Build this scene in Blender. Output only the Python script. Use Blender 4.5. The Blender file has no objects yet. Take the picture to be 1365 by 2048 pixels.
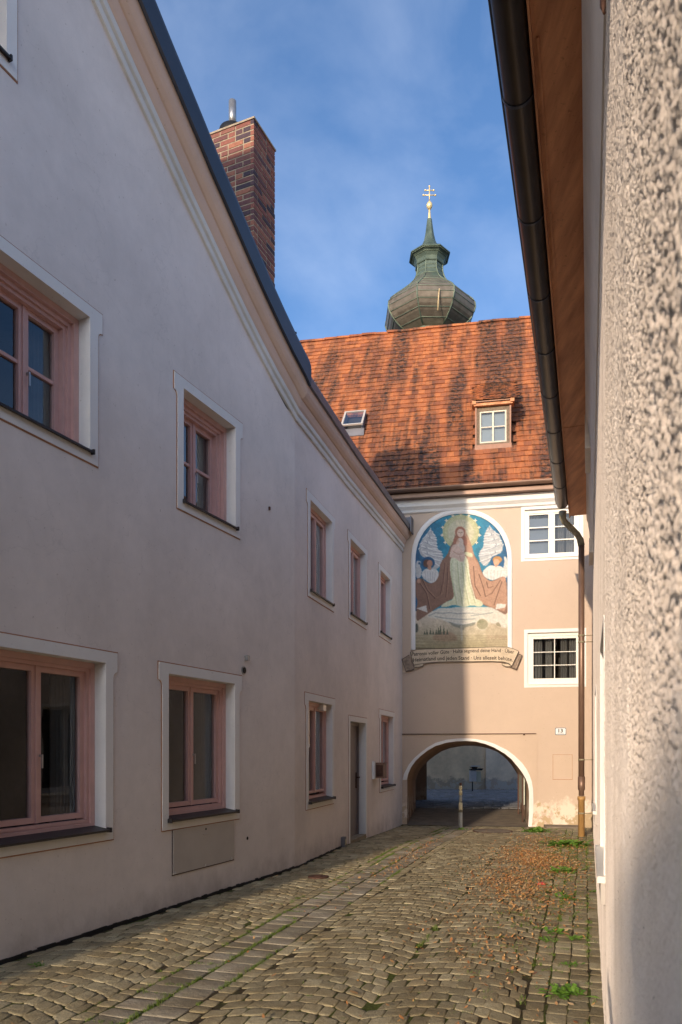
import bpy, math, random
import numpy as np
from mathutils import Vector, Matrix
random.seed(7); rng = np.random.default_rng(11)
sc = bpy.context.scene
col = sc.collection
R = math.radians
F = 1500.0; CX = 682.5; HZ = 1500.0; EYE = 1.6

# ---------------------------------------------------------------- helpers
class Frame:
    """vertical wall plane: s along the wall, d into the wall, z up"""
    def __init__(s, ox, oy, ux, uy):
        n = math.hypot(ux, uy); s.o = (ox, oy); s.u = (ux/n, uy/n); s.v = (-uy/n, ux/n)
    def P(s, a, d, z):
        return (s.o[0]+a*s.u[0]+d*s.v[0], s.o[1]+a*s.u[1]+d*s.v[1], z)
    def px(s, x, y, d=0.0):
        m = (x-CX)/F; ox = s.o[0]+d*s.v[0]; oy = s.o[1]+d*s.v[1]
        a = (m*oy-ox)/(s.u[0]-m*s.u[1]); Y = oy+a*s.u[1]
        return a, EYE+(HZ-y)/F*Y
class World_:
    def P(s, a, d, z): return (a, d, z)
W = World_()

class MB:
    def __init__(s, fr=W): s.v = []; s.f = []; s.fr = fr; s.sm = []
    def pt(s, a, d, z): s.v.append(s.fr.P(a, d, z)); return len(s.v)-1
    def face(s, pts, smooth=False):
        s.f.append([s.pt(*p) for p in pts]); s.sm.append(smooth)
    def idx(s, f, smooth=False): s.f.append(f); s.sm.append(smooth)
    def box(s, a0, a1, d0, d1, z0, z1):
        i = [s.pt(a, d, z) for z in (z0, z1) for d in (d0, d1) for a in (a0, a1)]
        for q in ((0,2,3,1),(4,5,7,6),(0,1,5,4),(2,6,7,3),(0,4,6,2),(1,3,7,5)):
            s.f.append([i[k] for k in q]); s.sm.append(False)
    def ring(s, rings, closed=True, cap=True, smooth=True):
        ids = [[s.pt(*p) for p in r] for r in rings]; n = len(ids[0])
        for a, b in zip(ids, ids[1:]):
            for k in range(n if closed else n-1):
                s.idx([a[k], a[(k+1) % n], b[(k+1) % n], b[k]], smooth)
        if cap and closed:
            s.idx(ids[0][::-1]); s.idx(ids[-1])
    def lathe(s, c, prof, n=20, rot=0.0, smooth=True, cap=True):
        s.ring([[(c[0]+r*math.cos(rot+2*math.pi*k/n), c[1]+r*math.sin(rot+2*math.pi*k/n), c[2]+z) for k in range(n)] for r, z in prof], True, cap, smooth)
    def tube(s, path, r, n=12, smooth=True):
        path = [Vector(p) for p in path]; rings = []
        for i, p in enumerate(path):
            t = (path[min(i+1, len(path)-1)]-path[max(i-1, 0)]).normalized()
            ref = Vector((0, 0, 1)) if abs(t.z) < .9 else Vector((1, 0, 0))
            a = t.cross(ref).normalized(); b = t.cross(a)
            rr = r[i] if isinstance(r, (list, tuple)) else r
            rings.append([tuple(p+a*rr*math.cos(2*math.pi*k/n)+b*rr*math.sin(2*math.pi*k/n)) for k in range(n)])
        s.ring(rings, True, True, smooth)
    def sweep(s, path, prof, smooth=False):
        """path: list of (s,z) or 3-tuples with own d; prof list of (out,up)"""
        pass

def thing(name, label, cat, loc=(0, 0, 0), group=None, kind=None):
    o = bpy.data.objects.new(name, None); col.objects.link(o); o.location = loc; o.empty_display_size = .2
    o['label'] = label; o['category'] = cat
    if group: o['group'] = group
    if kind: o['kind'] = kind
    o['_b'] = list(loc)
    return o
def build(name, mb, mat, parent=None, label=None, cat=None, group=None, kind=None, base=None, recalc=True):
    me = bpy.data.meshes.new(name)
    b = (0, 0, 0)
    if parent is not None: b = tuple(parent['_b'])
    elif base is not None: b = base
    vs = [(x-b[0], y-b[1], z-b[2]) for x, y, z in mb.v]
    me.from_pydata(vs, [], mb.f); me.update()
    if any(mb.sm): me.polygons.foreach_set('use_smooth', mb.sm)
    me.materials.append(mat)
    if recalc:
        import bmesh
        bm = bmesh.new(); bm.from_mesh(me); bmesh.ops.recalc_face_normals(bm, faces=bm.faces); bm.to_mesh(me); bm.free()
    o = bpy.data.objects.new(name, me); col.objects.link(o)
    if parent is not None: o.parent = parent
    else: o.location = b
    o['_b'] = list(b)
    if label: o['label'] = label
    if cat: o['category'] = cat
    if group: o['group'] = group
    if kind: o['kind'] = kind
    return o

# ---------------------------------------------------------------- materials
def srgb(r, g, b):
    f = lambda c: (c/12.92 if c <= .04045 else ((c+.055)/1.055)**2.4)
    return (f(r/255), f(g/255), f(b/255), 1)
class NT:
    def __init__(s, name):
        s.m = bpy.data.materials.new(name); s.m.use_nodes = True; s.t = s.m.node_tree; s.n = s.t.nodes; s.l = s.t.links
        s.b = s.n['Principled BSDF']; s.out = s.n['Material Output']
        s.tc = s.n.new('ShaderNodeTexCoord'); s.geo = s.n.new('ShaderNodeNewGeometry')
    def new(s, t, **k):
        n = s.n.new(t)
        for a, b in k.items(): setattr(n, a, b)
        return n
    def link(s, a, b): s.l.new(a, b)
    def map(s, scale=(1, 1, 1), rot=(0, 0, 0), src=None):
        m = s.new('ShaderNodeMapping'); m.inputs['Scale'].default_value = scale; m.inputs['Rotation'].default_value = rot
        s.link(src or s.geo.outputs['Position'], m.inputs['Vector']); return m.outputs[0]
    def noise(s, scale=5, detail=4, vec=None, rough=.5, dist=0):
        n = s.new('ShaderNodeTexNoise'); n.inputs['Scale'].default_value = scale; n.inputs['Detail'].default_value = detail
        n.inputs['Roughness'].default_value = rough; n.inputs['Distortion'].default_value = dist
        s.link(vec or s.geo.outputs['Position'], n.inputs['Vector']); return n.outputs['Fac']
    def ramp(s, fac, stops):
        r = s.new('ShaderNodeValToRGB'); e = r.color_ramp.elements
        while len(e) < len(stops): e.new(.5)
        for k, (p, c) in enumerate(stops):
            e[k].position = p; e[k].color = c if len(c) == 4 else (*c, 1)
        s.link(fac, r.inputs[0]); return r.outputs[0]
    def mix(s, fac, a, b, mode='MIX'):
        m = s.new('ShaderNodeMix', data_type='RGBA', blend_type=mode)
        if isinstance(fac, (int, float)): m.inputs[0].default_value = fac
        else: s.link(fac, m.inputs[0])
        for k, x in ((6, a), (7, b)):
            if isinstance(x, tuple): m.inputs[k].default_value = x if len(x) == 4 else (*x, 1)
            else: s.link(x, m.inputs[k])
        return m.outputs[2]
    def math(s, op, a, b=0.0, clamp=False):
        m = s.new('ShaderNodeMath', operation=op); m.use_clamp = clamp
        for k, x in ((0, a), (1, b)):
            if isinstance(x, (int, float)): m.inputs[k].default_value = x
            else: s.link(x, m.inputs[k])
        return m.outputs[0]
    def sep(s, src=None):
        x = s.new('ShaderNodeSeparateXYZ'); s.link(src or s.geo.outputs['Position'], x.inputs[0]); return x.outputs
    def mrange(s, v, a, b, c=0, d=1):
        m = s.new('ShaderNodeMapRange'); s.link(v, m.inputs[0])
        for k, x in zip((1, 2, 3, 4), (a, b, c, d)): m.inputs[k].default_value = x
        return m.outputs[0]
    def bump(s, h, strength=.3, dist=.01, prev=None):
        b = s.new('ShaderNodeBump'); b.inputs['Strength'].default_value = strength; b.inputs['Distance'].default_value = dist
        s.link(h, b.inputs['Height'])
        if prev: s.link(prev, b.inputs['Normal'])
        return b.outputs[0]
    def done(s, color=None, rough=.8, normal=None, metal=0, spec=.3):
        if color is not None:
            if isinstance(color, tuple): s.b.inputs['Base Color'].default_value = color if len(color) == 4 else (*color, 1)
            else: s.link(color, s.b.inputs['Base Color'])
        if isinstance(rough, (int, float)): s.b.inputs['Roughness'].default_value = rough
        else: s.link(rough, s.b.inputs['Roughness'])
        s.b.inputs['Metallic'].default_value = metal
        s.b.inputs['Specular IOR Level'].default_value = spec
        if normal: s.link(normal, s.b.inputs['Normal'])
        return s.m

def paint(name, c, var=.12, rough=.7, bs=.15, scale=14, metal=0, spec=.3, fine=120):
    t = NT(name)
    n = t.noise(scale, 5); n2 = t.noise(1.3, 3)
    dark = tuple(x*(1-var*1.6) for x in c[:3]); light = tuple(min(1, x*(1+var*.6)) for x in c[:3])
    cc = t.ramp(t.math('ADD', t.math('MULTIPLY', n, .6), t.math('MULTIPLY', n2, .4)), [(.3, dark), (.65, light)])
    nm = t.bump(t.noise(fine, 3), bs, .004)
    return t.done(cc, rough, nm, metal, spec)

def plaster_mat(name, c, stain=None, low=None, var=.09):
    t = NT(name); P = t.sep()
    n1 = t.noise(.9, 5, rough=.6); n2 = t.noise(7, 5, rough=.65)
    streak = t.noise(1, 4, t.map((.9, .9, .7)))
    f = t.math('ADD', t.math('MULTIPLY', n1, .5), t.math('ADD', t.math('MULTIPLY', n2, .22), t.math('MULTIPLY', streak, .28)))
    dark = tuple(x*(1-var*2) for x in c[:3]); light = tuple(min(1, x*(1+var*.7)) for x in c[:3])
    cc = t.ramp(f, [(.32, dark), (.62, light)])
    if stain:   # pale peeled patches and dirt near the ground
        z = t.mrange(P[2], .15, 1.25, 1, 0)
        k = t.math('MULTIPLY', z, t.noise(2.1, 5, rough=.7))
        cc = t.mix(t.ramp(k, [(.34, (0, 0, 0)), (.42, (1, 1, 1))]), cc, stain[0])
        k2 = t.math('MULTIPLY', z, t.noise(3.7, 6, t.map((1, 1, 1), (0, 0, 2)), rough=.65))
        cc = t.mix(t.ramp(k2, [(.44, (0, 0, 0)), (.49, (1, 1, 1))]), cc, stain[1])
    if low:
        z = t.mrange(P[2], .0, .7, 1, 0); k = t.math('MULTIPLY', z, t.noise(4.5, 6, t.map((1, 1, .7)), rough=.7))
        cc = t.mix(t.ramp(k, [(.30, (0, 0, 0)), (.60, (.75, .75, .75))]), cc, low)
        dr_ = t.noise(1, 5, t.map((7, 7, .35)), rough=.6)
        cc = t.mix(t.ramp(dr_, [(.60, (0, 0, 0)), (.78, (.08, .08, .08))]), cc, (.36, .32, .29, 1))
        ck = t.new('ShaderNodeTexVoronoi'); ck.feature = 'DISTANCE_TO_EDGE'; ck.inputs['Scale'].default_value = .55
        wv_ = t.new('ShaderNodeVectorMath', operation='ADD'); nn = t.new('ShaderNodeTexNoise'); nn.inputs['Scale'].default_value = 2.2; nn.inputs['Detail'].default_value = 6
        t.link(t.geo.outputs['Position'], nn.inputs['Vector']); t.link(t.geo.outputs['Position'], wv_.inputs[0]); t.link(nn.outputs['Color'], wv_.inputs[1]); t.link(wv_.outputs[0], ck.inputs['Vector'])
        cc = t.mix(t.ramp(ck.outputs[0], [(.0, (.14, .14, .14)), (.004, (0, 0, 0))]), cc, (.3, .27, .25, 1))
    sp = t.ramp(t.noise(38, 2), [(.24, (.55, .5, .45)), (.30, (1, 1, 1))])
    cc = t.mix(.5, cc, sp, 'MULTIPLY')
    h = t.math('ADD', t.noise(90, 4, rough=.7), t.math('MULTIPLY', t.noise(6, 4), 1.6))
    nm = t.bump(h, .32, .006)
    return t.done(cc, .88, nm, 0, .2)

M = {}
M['left_wall'] = plaster_mat('pink_grey_plaster', (.80, .72, .665), low=(.52, .45, .40, 1))
M['white_trim'] = plaster_mat('white_limewash', (.82, .79, .75), var=.05)
M['cornice_peach'] = plaster_mat('peach_cornice', (.68, .50, .40), var=.08)
M['cornice_white'] = plaster_mat('dirty_white_moulding', (.72, .70, .66), var=.13)
M['trimline'] = paint('brown_outline_paint', (.42, .20, .11), .2)
M['facade'] = plaster_mat('peach_plaster', (.575, .445, .345), stain=((.74, .64, .52, 1), (.48, .36, .22, 1)), var=.035)
M['surround'] = plaster_mat('peach_plaster_arch', (.58, .445, .34), stain=((.74, .62, .50, 1), (.55, .40, .27, 1)), var=.04)
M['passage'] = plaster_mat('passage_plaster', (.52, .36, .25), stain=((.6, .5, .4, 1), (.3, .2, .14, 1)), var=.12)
M['pinkwood'] = paint('pink_painted_wood', (.70, .42, .36), .08, .5, .1, 9, spec=.4)
M['whitewood'] = paint('white_painted_wood', (.84, .80, .72), .03, .45, .05, spec=.4)
M['darkmetal'] = paint('dark_sheet_metal', (.045, .05, .065), .15, .42, .05, 3, metal=.4, spec=.5)
M['slate'] = paint('weathered_zinc', (.17, .165, .18), .2, .5, .08, 5, metal=.35, spec=.4)
M['sill'] = paint('dark_sill_sheet', (.05, .042, .04), .25, .5, .05, 8, metal=.3, spec=.4)
M['doorgrey'] = paint('grey_brown_door_paint', (.22, .18, .165), .08, .5, .06, 6, spec=.35)
M['hatchgrey'] = paint('grey_hatch_paint', (.52, .47, .42), .06, .55, .05, 5, spec=.35)
M['steel'] = paint('steel', (.42, .41, .40), .1, .35, .05, 9, metal=.7, spec=.5)
M['black'] = paint('black_plastic', (.015, .015, .016), .2, .6)
M['iron'] = paint('rusty_iron', (.10, .05, .035), .3, .7, .3, 20, metal=.3)
M['brown_metal'] = paint('brown_copper_gutter', (.055, .045, .038), .16, .34, .04, 4, metal=.75, spec=.5)
M['brown_pipe'] = paint('brown_pipe_paint', (.22, .135, .095), .12, .42, .05, 6, metal=.35, spec=.45)
M['ochre_pipe'] = paint('ochre_cast_pipe', (.50, .29, .11), .15, .55, .1, 9, metal=.1)
M['verdigris'] = paint('verdigris_band', (.30, .26, .17), .25, .6, .1, 12)
M['gold'] = paint('gilt', (.88, .68, .34), .05, .35, .02, 5, metal=.4, spec=.5)
M['brass_cable'] = paint('gold_cable', (.6, .45, .25), .1, .5)
M['bollard'] = paint('bollard_grey', (.36, .34, .29), .12, .6, .1, 25)
M['yellow'] = paint('faded_yellow', (.62, .52, .32), .15, .6, .1, 25)
M['whitebin'] = paint('grey_white_bin', (.50, .50, .53), .1, .5)
M['board'] = paint('notice_board', (.45, .46, .38), .05, .5)
M['ink'] = paint('dark_lettering', (.05, .04, .035), .1, .8)
M['scroll'] = paint('painted_scroll', (.62, .50, .36), .15, .85, .2, 12)
M['scroll_dark'] = paint('scroll_back', (.36, .27, .20), .35, .85, .2, 16)
M['enamel'] = paint('white_enamel', (.82, .82, .80), .02, .25, .02, spec=.5)
M['blueline'] = paint('blue_rim', (.12, .17, .24), .05, .4)
M['curtain'] = paint('grey_curtain', (.20, .19, .18), .1, .9, .1)
M['curtain_light'] = paint('light_curtain', (.52, .49, .46), .1, .9, .1)
M['dorm_blind'] = paint('pale_blue_blind', (.30, .34, .38), .05, .7, .02)
M['blind'] = paint('blue_grey_blind', (.17, .20, .25), .05, .7, .02)
M['room'] = paint('dark_room', (.06, .05, .045), .2, .9)
M['old_wood'] = paint('weathered_grey_wood', (.20, .145, .10), .3, .8, .3, 22)
M['sash_cream'] = paint('cream_sash', (.66, .58, .46), .1, .6)
M['dorm_peach'] = paint('copper_coloured_flashing', (.36, .19, .125), .12, .55)
M['rw_far'] = plaster_mat('roughcast_far', (.58, .52, .47), var=.12)
M['rw_smooth'] = plaster_mat('smooth_cornice', (.82, .74, .64), var=.1)
M['farwall'] = plaster_mat('beyond_wall', (.80, .61, .41), stain=((.40, .32, .24, 1), (.45, .40, .34, 1)), var=.2)
M['farwall2'] = plaster_mat('beyond_wall_grey', (.78, .64, .50), stain=((.42, .34, .29, 1), (.45, .42, .4, 1)), var=.22)
M['occluder'] = plaster_mat('house_render', (.6, .55, .48))

# pane: fresnel mix of clear and mirror
t = NT('window_glass'); t.n.remove(t.b)
tr = t.new('ShaderNodeBsdfTransparent'); tr.inputs[0].default_value = (.75, .78, .78, 1)
gl = t.new('ShaderNodeBsdfGlossy'); gl.inputs['Roughness'].default_value = .015
gl.inputs['Color'].default_value = (.95, .97, 1, 1)
dt = t.new('ShaderNodeVectorMath', operation='DOT_PRODUCT'); t.link(t.geo.outputs['Incoming'], dt.inputs[0]); t.link(t.geo.outputs['Normal'], dt.inputs[1])
sch = t.math('POWER', t.math('SUBTRACT', 1.0, t.math('ABSOLUTE', dt.outputs['Value'])), 3.4)
fres = t.math('ADD', t.math('MULTIPLY', sch, 1.15), .05, True)
mx = t.new('ShaderNodeMixShader')
wv = t.bump(t.noise(2.2, 1), .04, .05); t.link(wv, gl.inputs['Normal'])
t.link(fres, mx.inputs[0]); t.link(tr.outputs[0], mx.inputs[1]); t.link(gl.outputs[0], mx.inputs[2]); t.link(mx.outputs[0], t.out.inputs[0])
M['glass'] = t.m

# cobbles
def stone_mat(name, a, b, c, moss=True):
    t = NT(name)
    r = t.geo.outputs['Random Per Island']
    base = t.ramp(r, [(0, a), (.45, b), (.8, c), (1, tuple(x*.75 for x in b))])
    g = t.ramp(t.noise(170, 3, rough=.8), [(.3, (.5, .5, .5)), (.7, (1.35, 1.33, 1.3))])
    cc = t.mix(.9, base, g, 'MULTIPLY')
    d = t.ramp(t.noise(3.1, 4), [(.38, (.72, .66, .58)), (.62, (1, 1, 1))])
    cc = t.mix(.8, cc, d, 'MULTIPLY')
    nm = t.bump(t.math('ADD', t.noise(60, 5, rough=.7), t.math('MULTIPLY', t.noise(22, 4), 1.4)), .9, .010)
    return t.done(cc, .8, nm, 0, .3)
M['cobble'] = stone_mat('granite_setts', (.28, .24, .145), (.385, .33, .205), (.50, .435, .28))
M['cobble_big'] = stone_mat('grey_granite_channel', (.27, .24, .17), (.35, .31, .23), (.43, .385, .30))
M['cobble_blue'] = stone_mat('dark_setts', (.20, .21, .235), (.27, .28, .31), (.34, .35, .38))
t = NT('joint_soil')
cc = t.ramp(t.noise(25, 4), [(.3, (.035, .027, .018)), (.7, (.09, .07, .042))])
g = t.ramp(t.noise(1.5, 5, rough=.7), [(.44, (0, 0, 0)), (.56, (1, 1, 1))])
cc = t.mix(g, cc, t.ramp(t.noise(50, 3), [(.3, (.04, .05, .014)), (.7, (.12, .14, .035))]))
M['joint'] = t.done(cc, .95, t.bump(t.noise(120, 4), .6, .01), 0, .1)
t = NT('worn_passage_floor')
cc = t.ramp(t.noise(4, 6, rough=.7), [(.3, (.14, .115, .09)), (.7, (.27, .22, .16))])
M['floor'] = t.done(cc, .85, t.bump(t.noise(45, 5, rough=.7), .5, .01))
t = NT('asphalt_ground'); cc = t.ramp(t.noise(3, 6), [(.3, (.05, .05, .05)), (.7, (.09, .085, .08))]); M['ground'] = t.done(cc, .9)

# tiles
t = NT('clay_tiles'); r = t.geo.outputs['Random Per Island']
base = t.ramp(r, [(0, (.26, .09, .045)), (.3, (.42, .14, .055)), (.7, (.50, .175, .065)), (1, (.32, .11, .055))])
st = t.noise(1, 4, t.map((2.6, .22, .22), src=t.map((1, 1, 1), (0, 0, math.atan2(.195, 1)))), rough=.62)
m1 = t.ramp(st, [(.41, (0, 0, 0)), (.57, (1, 1, 1))])
sp = t.ramp(t.noise(11, 5, rough=.75), [(.40, (0, 0, 0)), (.58, (1, 1, 1))])
k = t.math('MULTIPLY', m1, t.math('ADD', t.math('MULTIPLY', sp, .6), .4), True)
cc = t.mix(k, base, (.045, .035, .03, 1))
sp2 = t.ramp(t.noise(26, 4, rough=.8), [(.56, (0, 0, 0)), (.68, (1, 1, 1))])
cc = t.mix(t.math('MULTIPLY', sp2, .75), cc, (.09, .055, .04, 1))
li = t.ramp(t.noise(9, 5, t.map((1, 1, 1), (0, 0, 1.3)), rough=.8), [(.68, (0, 0, 0)), (.73, (1, 1, 1))])
cc = t.mix(t.math('MULTIPLY', li, .6), cc, (.42, .36, .2, 1))
M['tile'] = t.done(cc, .8, t.bump(t.noise(70, 4), .35, .008), 0, .25)

# bricks
t = NT('old_bricks'); r = t.geo.outputs['Random Per Island']
base = t.ramp(r, [(0, (.07, .055, .075)), (.26, (.12, .075, .085)), (.4, (.22, .09, .08)), (.65, (.31, .12, .09)), (.85, (.40, .17, .11)), (1, (.18, .085, .085))])
cc = t.mix(.7, base, t.ramp(t.noise(30, 5, rough=.8), [(.3, (.5, .5, .5)), (.7, (1.2, 1.15, 1.1))]), 'MULTIPLY')
M['brick'] = t.done(cc, .85, t.bump(t.noise(70, 4), .5, .008))
M['mortar'] = paint('mortar', (.46, .37, .26), .25, .95, .5, 20)

# copper dome
t = NT('patinated_copper'); P = t.sep()
a = t.noise(.35, 5, rough=.65); b = t.noise(1, 4, t.map((1.2, 1.2, .25)))
f = t.math('ADD', t.math('MULTIPLY', a, .55), t.math('MULTIPLY', b, .45))
br = t.ramp(t.noise(3, 5), [(.3, (.13, .105, .08)), (.7, (.22, .185, .145))])
gn = t.ramp(t.noise(2.3, 5), [(.3, (.065, .095, .075)), (.7, (.125, .165, .13))])
k = t.math('ADD', t.mrange(P[2], 29.2, 31.0, -.12, .42), f)
cc = t.mix(t.ramp(k, [(.42, (0, 0, 0)), (.72, (1, 1, 1))]), br, gn)
M['dome'] = t.done(cc, .5, t.bump(t.noise(5, 3), .1, .02), .35, .5)
M['dome_seam'] = paint('patina_seam', (.16, .20, .15), .2, .55, .05, 3, metal=.3)

t = NT('brown_soffit_boards')
v = t.map((1, 1, 8), src=None)
cc = t.ramp(t.noise(1, 5, t.map((9, 1.2, 9), (0, 0, R(-18.3))), rough=.6), [(.3, (.40, .155, .068)), (.7, (.74, .335, .155))])
d = t.ramp(t.noise(26, 4, rough=.8), [(.30, (.35, .3, .28)), (.40, (1, 1, 1))])
cc = t.mix(.6, cc, d, 'MULTIPLY')
M['soffit'] = t.done(cc, .6, t.bump(t.noise(1, 4, t.map((60, 4, 60), (0, 0, R(-18.3)))), .3, .004))

t = NT('pebbledash')
n = t.noise(160, 4, rough=.7)
cc = t.ramp(n, [(.25, (.56, .485, .43)), (.5, (.70, .62, .56)), (.75, (.76, .68, .62))])
n2 = t.ramp(t.noise(2.2, 5, t.map((1, 1, .35))), [(.35, (.80, .78, .76)), (.6, (1, 1, 1))])
cc = t.mix(.8, cc, n2, 'MULTIPLY')
sk = t.ramp(t.noise(60, 2), [(.24, (.25, .22, .2)), (.29, (1, 1, 1))])
cc = t.mix(.7, cc, sk, 'MULTIPLY')
M['pebble'] = t.done(cc, .9, t.bump(t.noise(240, 4, rough=.7), .5, .003), 0, .15); t.b.inputs['Diffuse Roughness'].default_value = 1.0

def leaf_mat(name, cols, rough=.6, trans=.0):
    t = NT(name); r = t.geo.outputs['Random Per Island']
    cc = t.ramp(r, [(i/(len(cols)-1), c) for i, c in enumerate(cols)])
    return t.done(cc, rough, None, 0, .3)
M['dead_leaf'] = leaf_mat('fallen_leaf', [(.34, .14, .05), (.50, .23, .08), (.22, .09, .035), (.58, .34, .13), (.42, .17, .05), (.62, .44, .24), (.52, .25, .07)])
M['green_leaf'] = leaf_mat('weed_green', [(.08, .17, .02), (.13, .26, .03), (.10, .21, .02), (.18, .30, .05)])
M['moss'] = leaf_mat('moss_green', [(.07, .12, .015), (.12, .17, .025), (.09, .15, .02), (.16, .19, .05)])

# ---------------------------------------------------------------- ground height
GP = [(-60, .02), (0, .02), (12.5, .03), (14.5, -.04), (16.8, -.10), (18, -.02), (19.6, .05), (22, .08), (30, 0.0), (60, 0), (400, 0)]
def g(y):
    for (a, za), (b, zb) in zip(GP, GP[1:]):
        if y <= b: return za+(zb-za)*max(0, (y-a))/(b-a)
    return GP[-1][1]

# frames
SN = .4283; SF = .2837
bendY = (4.87-3.433)/(SN-SF); bendX = -4.87+SN*bendY
NEAR = Frame(bendX, bendY, SN, 1)      # s<0 towards the camera
FAR = Frame(bendX, bendY, SF, 1)
FAC = Frame(1.39, 17.0, 1, -.195)
RX, RS = .093, .3303
REND = 14.3
RGT = Frame(RX+RS*REND, REND, -RS, -1)  # s grows towards the camera
def rs(Y): return (REND-Y)*math.hypot(1, RS)

# ================================================================= LEFT HOUSE
left = thing('plastered_house', 'pale grey-pink plastered house with pink windows and a brick chimney along the left side', 'house', (bendX, bendY, 0))
# verge line (wall top), s in NEAR frame
def ns(Y): return (Y-bendY)*math.hypot(1, SN)
VERGE = [(ns(-12), 6.2), (ns(.2), 12.1), (ns(.4), 12.1), (ns(3.2), 10.75), (ns(5.0), 9.25), (ns(6.40), 8.02), (ns(7.25), 7.44), (ns(8.0), 6.96), (ns(8.66), 6.60), (ns(9.37), 6.20), (ns(9.7), 6.04), (0.0, 6.0)]
FEND = FAR.px(805, 1650)[0]
FVERGE = [(0.0, 6.0), (2.5, 5.99), (FEND+.05, 6.12)]
def interp(pts, s):
    if s <= pts[0][0]: return pts[0][1]
    for (a, za), (b, zb) in zip(pts, pts[1:]):
        if s <= b: return za+(zb-za)*(s-a)/(b-a) if b > a else zb
    return pts[-1][1]
def wall(mb, s0, s1, top, bot, holes, d=0.0, extra=()):
    xs = {s0, s1}
    for h in holes: xs |= {h[0], h[1]}
    for p in top: xs.add(p[0])
    for p in bot: xs.add(p[0])
    for e in extra: xs.add(e)
    xs = sorted(x for x in xs if s0-1e-6 <= x <= s1+1e-6)
    for a, b in zip(xs, xs[1:]):
        if b-a < 1e-4: continue
        m = (a+b)/2; hs = sorted([h for h in holes if h[0] < m < h[1]], key=lambda h: h[2])
        za, zb = interp(bot, a), interp(bot, b)
        for h in hs:
            mb.face([(a, d, za), (b, d, zb), (b, d, h[2]), (a, d, h[2])]); za = zb = h[3]
        mb.face([(a, d, za), (b, d, zb), (b, d, interp(top, b)), (a, d, interp(top, a))])

# window tables: (frame, s0, s1, z0, z1, style)
def sp(fr, xl, xr): return fr.px(xl, 1500)[0], fr.px(xr, 1500)[0]
def nearwin(Yl, Yr, z0, z1, st): return (NEAR, ns(Yl), ns(Yr), z0, z1, st)
wins = [
 nearwin(5.45, 6.37, 4.14, 5.275, 'cross'),
 nearwin(7.617, 8.544, 4.13, 5.275, 'cross'),
 nearwin(5.405, 6.55, .91, 2.36, 'plain'),
 nearwin(7.386, 8.53, .91, 2.352, 'plain'),
 nearwin(4.72, 5.56, 6.74, 7.85, 'cross'),
]
for xl, xr, z0, z1, st in ((620, 663.7, 3.85, 5.12, 'tall'), (700.5, 730.5, 3.905, 5.163, 'tall'), (760.4, 780.2, 3.94, 5.16, 'tall'), (616.5, 664, .868, 2.293, 'tall'), (761.7, 786, .86, 2.30, 'tall')):
    a, b = sp(FAR, xl, xr); wins.append((FAR, a, b, z0, z1, st))
da, db = sp(FAR, 700, 731.5)
door = (FAR, da, db, -.3, 2.085)

mb = MB(NEAR); holes = [w[1:5] for w in wins if w[0] is NEAR]
wall(mb, ns(-12), 0, VERGE, [(-40, -.4), (0, -.4)], holes, extra=[ns(y) for y in range(-11, 10, 1)])
mbf = MB(FAR); holes = [w[1:5] for w in wins if w[0] is FAR]+[door[1:]]
wall(mbf, 0, FEND, FVERGE, [(0, -.4), (40, -.4)], holes)
k = len(mb.v); mb.v += mbf.v; mb.f += [[i+k for i in f] for f in mbf.f]; mb.sm += mbf.sm
# rear closing walls
mb.face([(ns(-12), 0, -.4), (ns(-12), 12, -.4), (ns(-12), 12, 6.2), (ns(-12), 0, 6.2)])
build('wall', mb, M['left_wall'], left, recalc=False)

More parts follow.
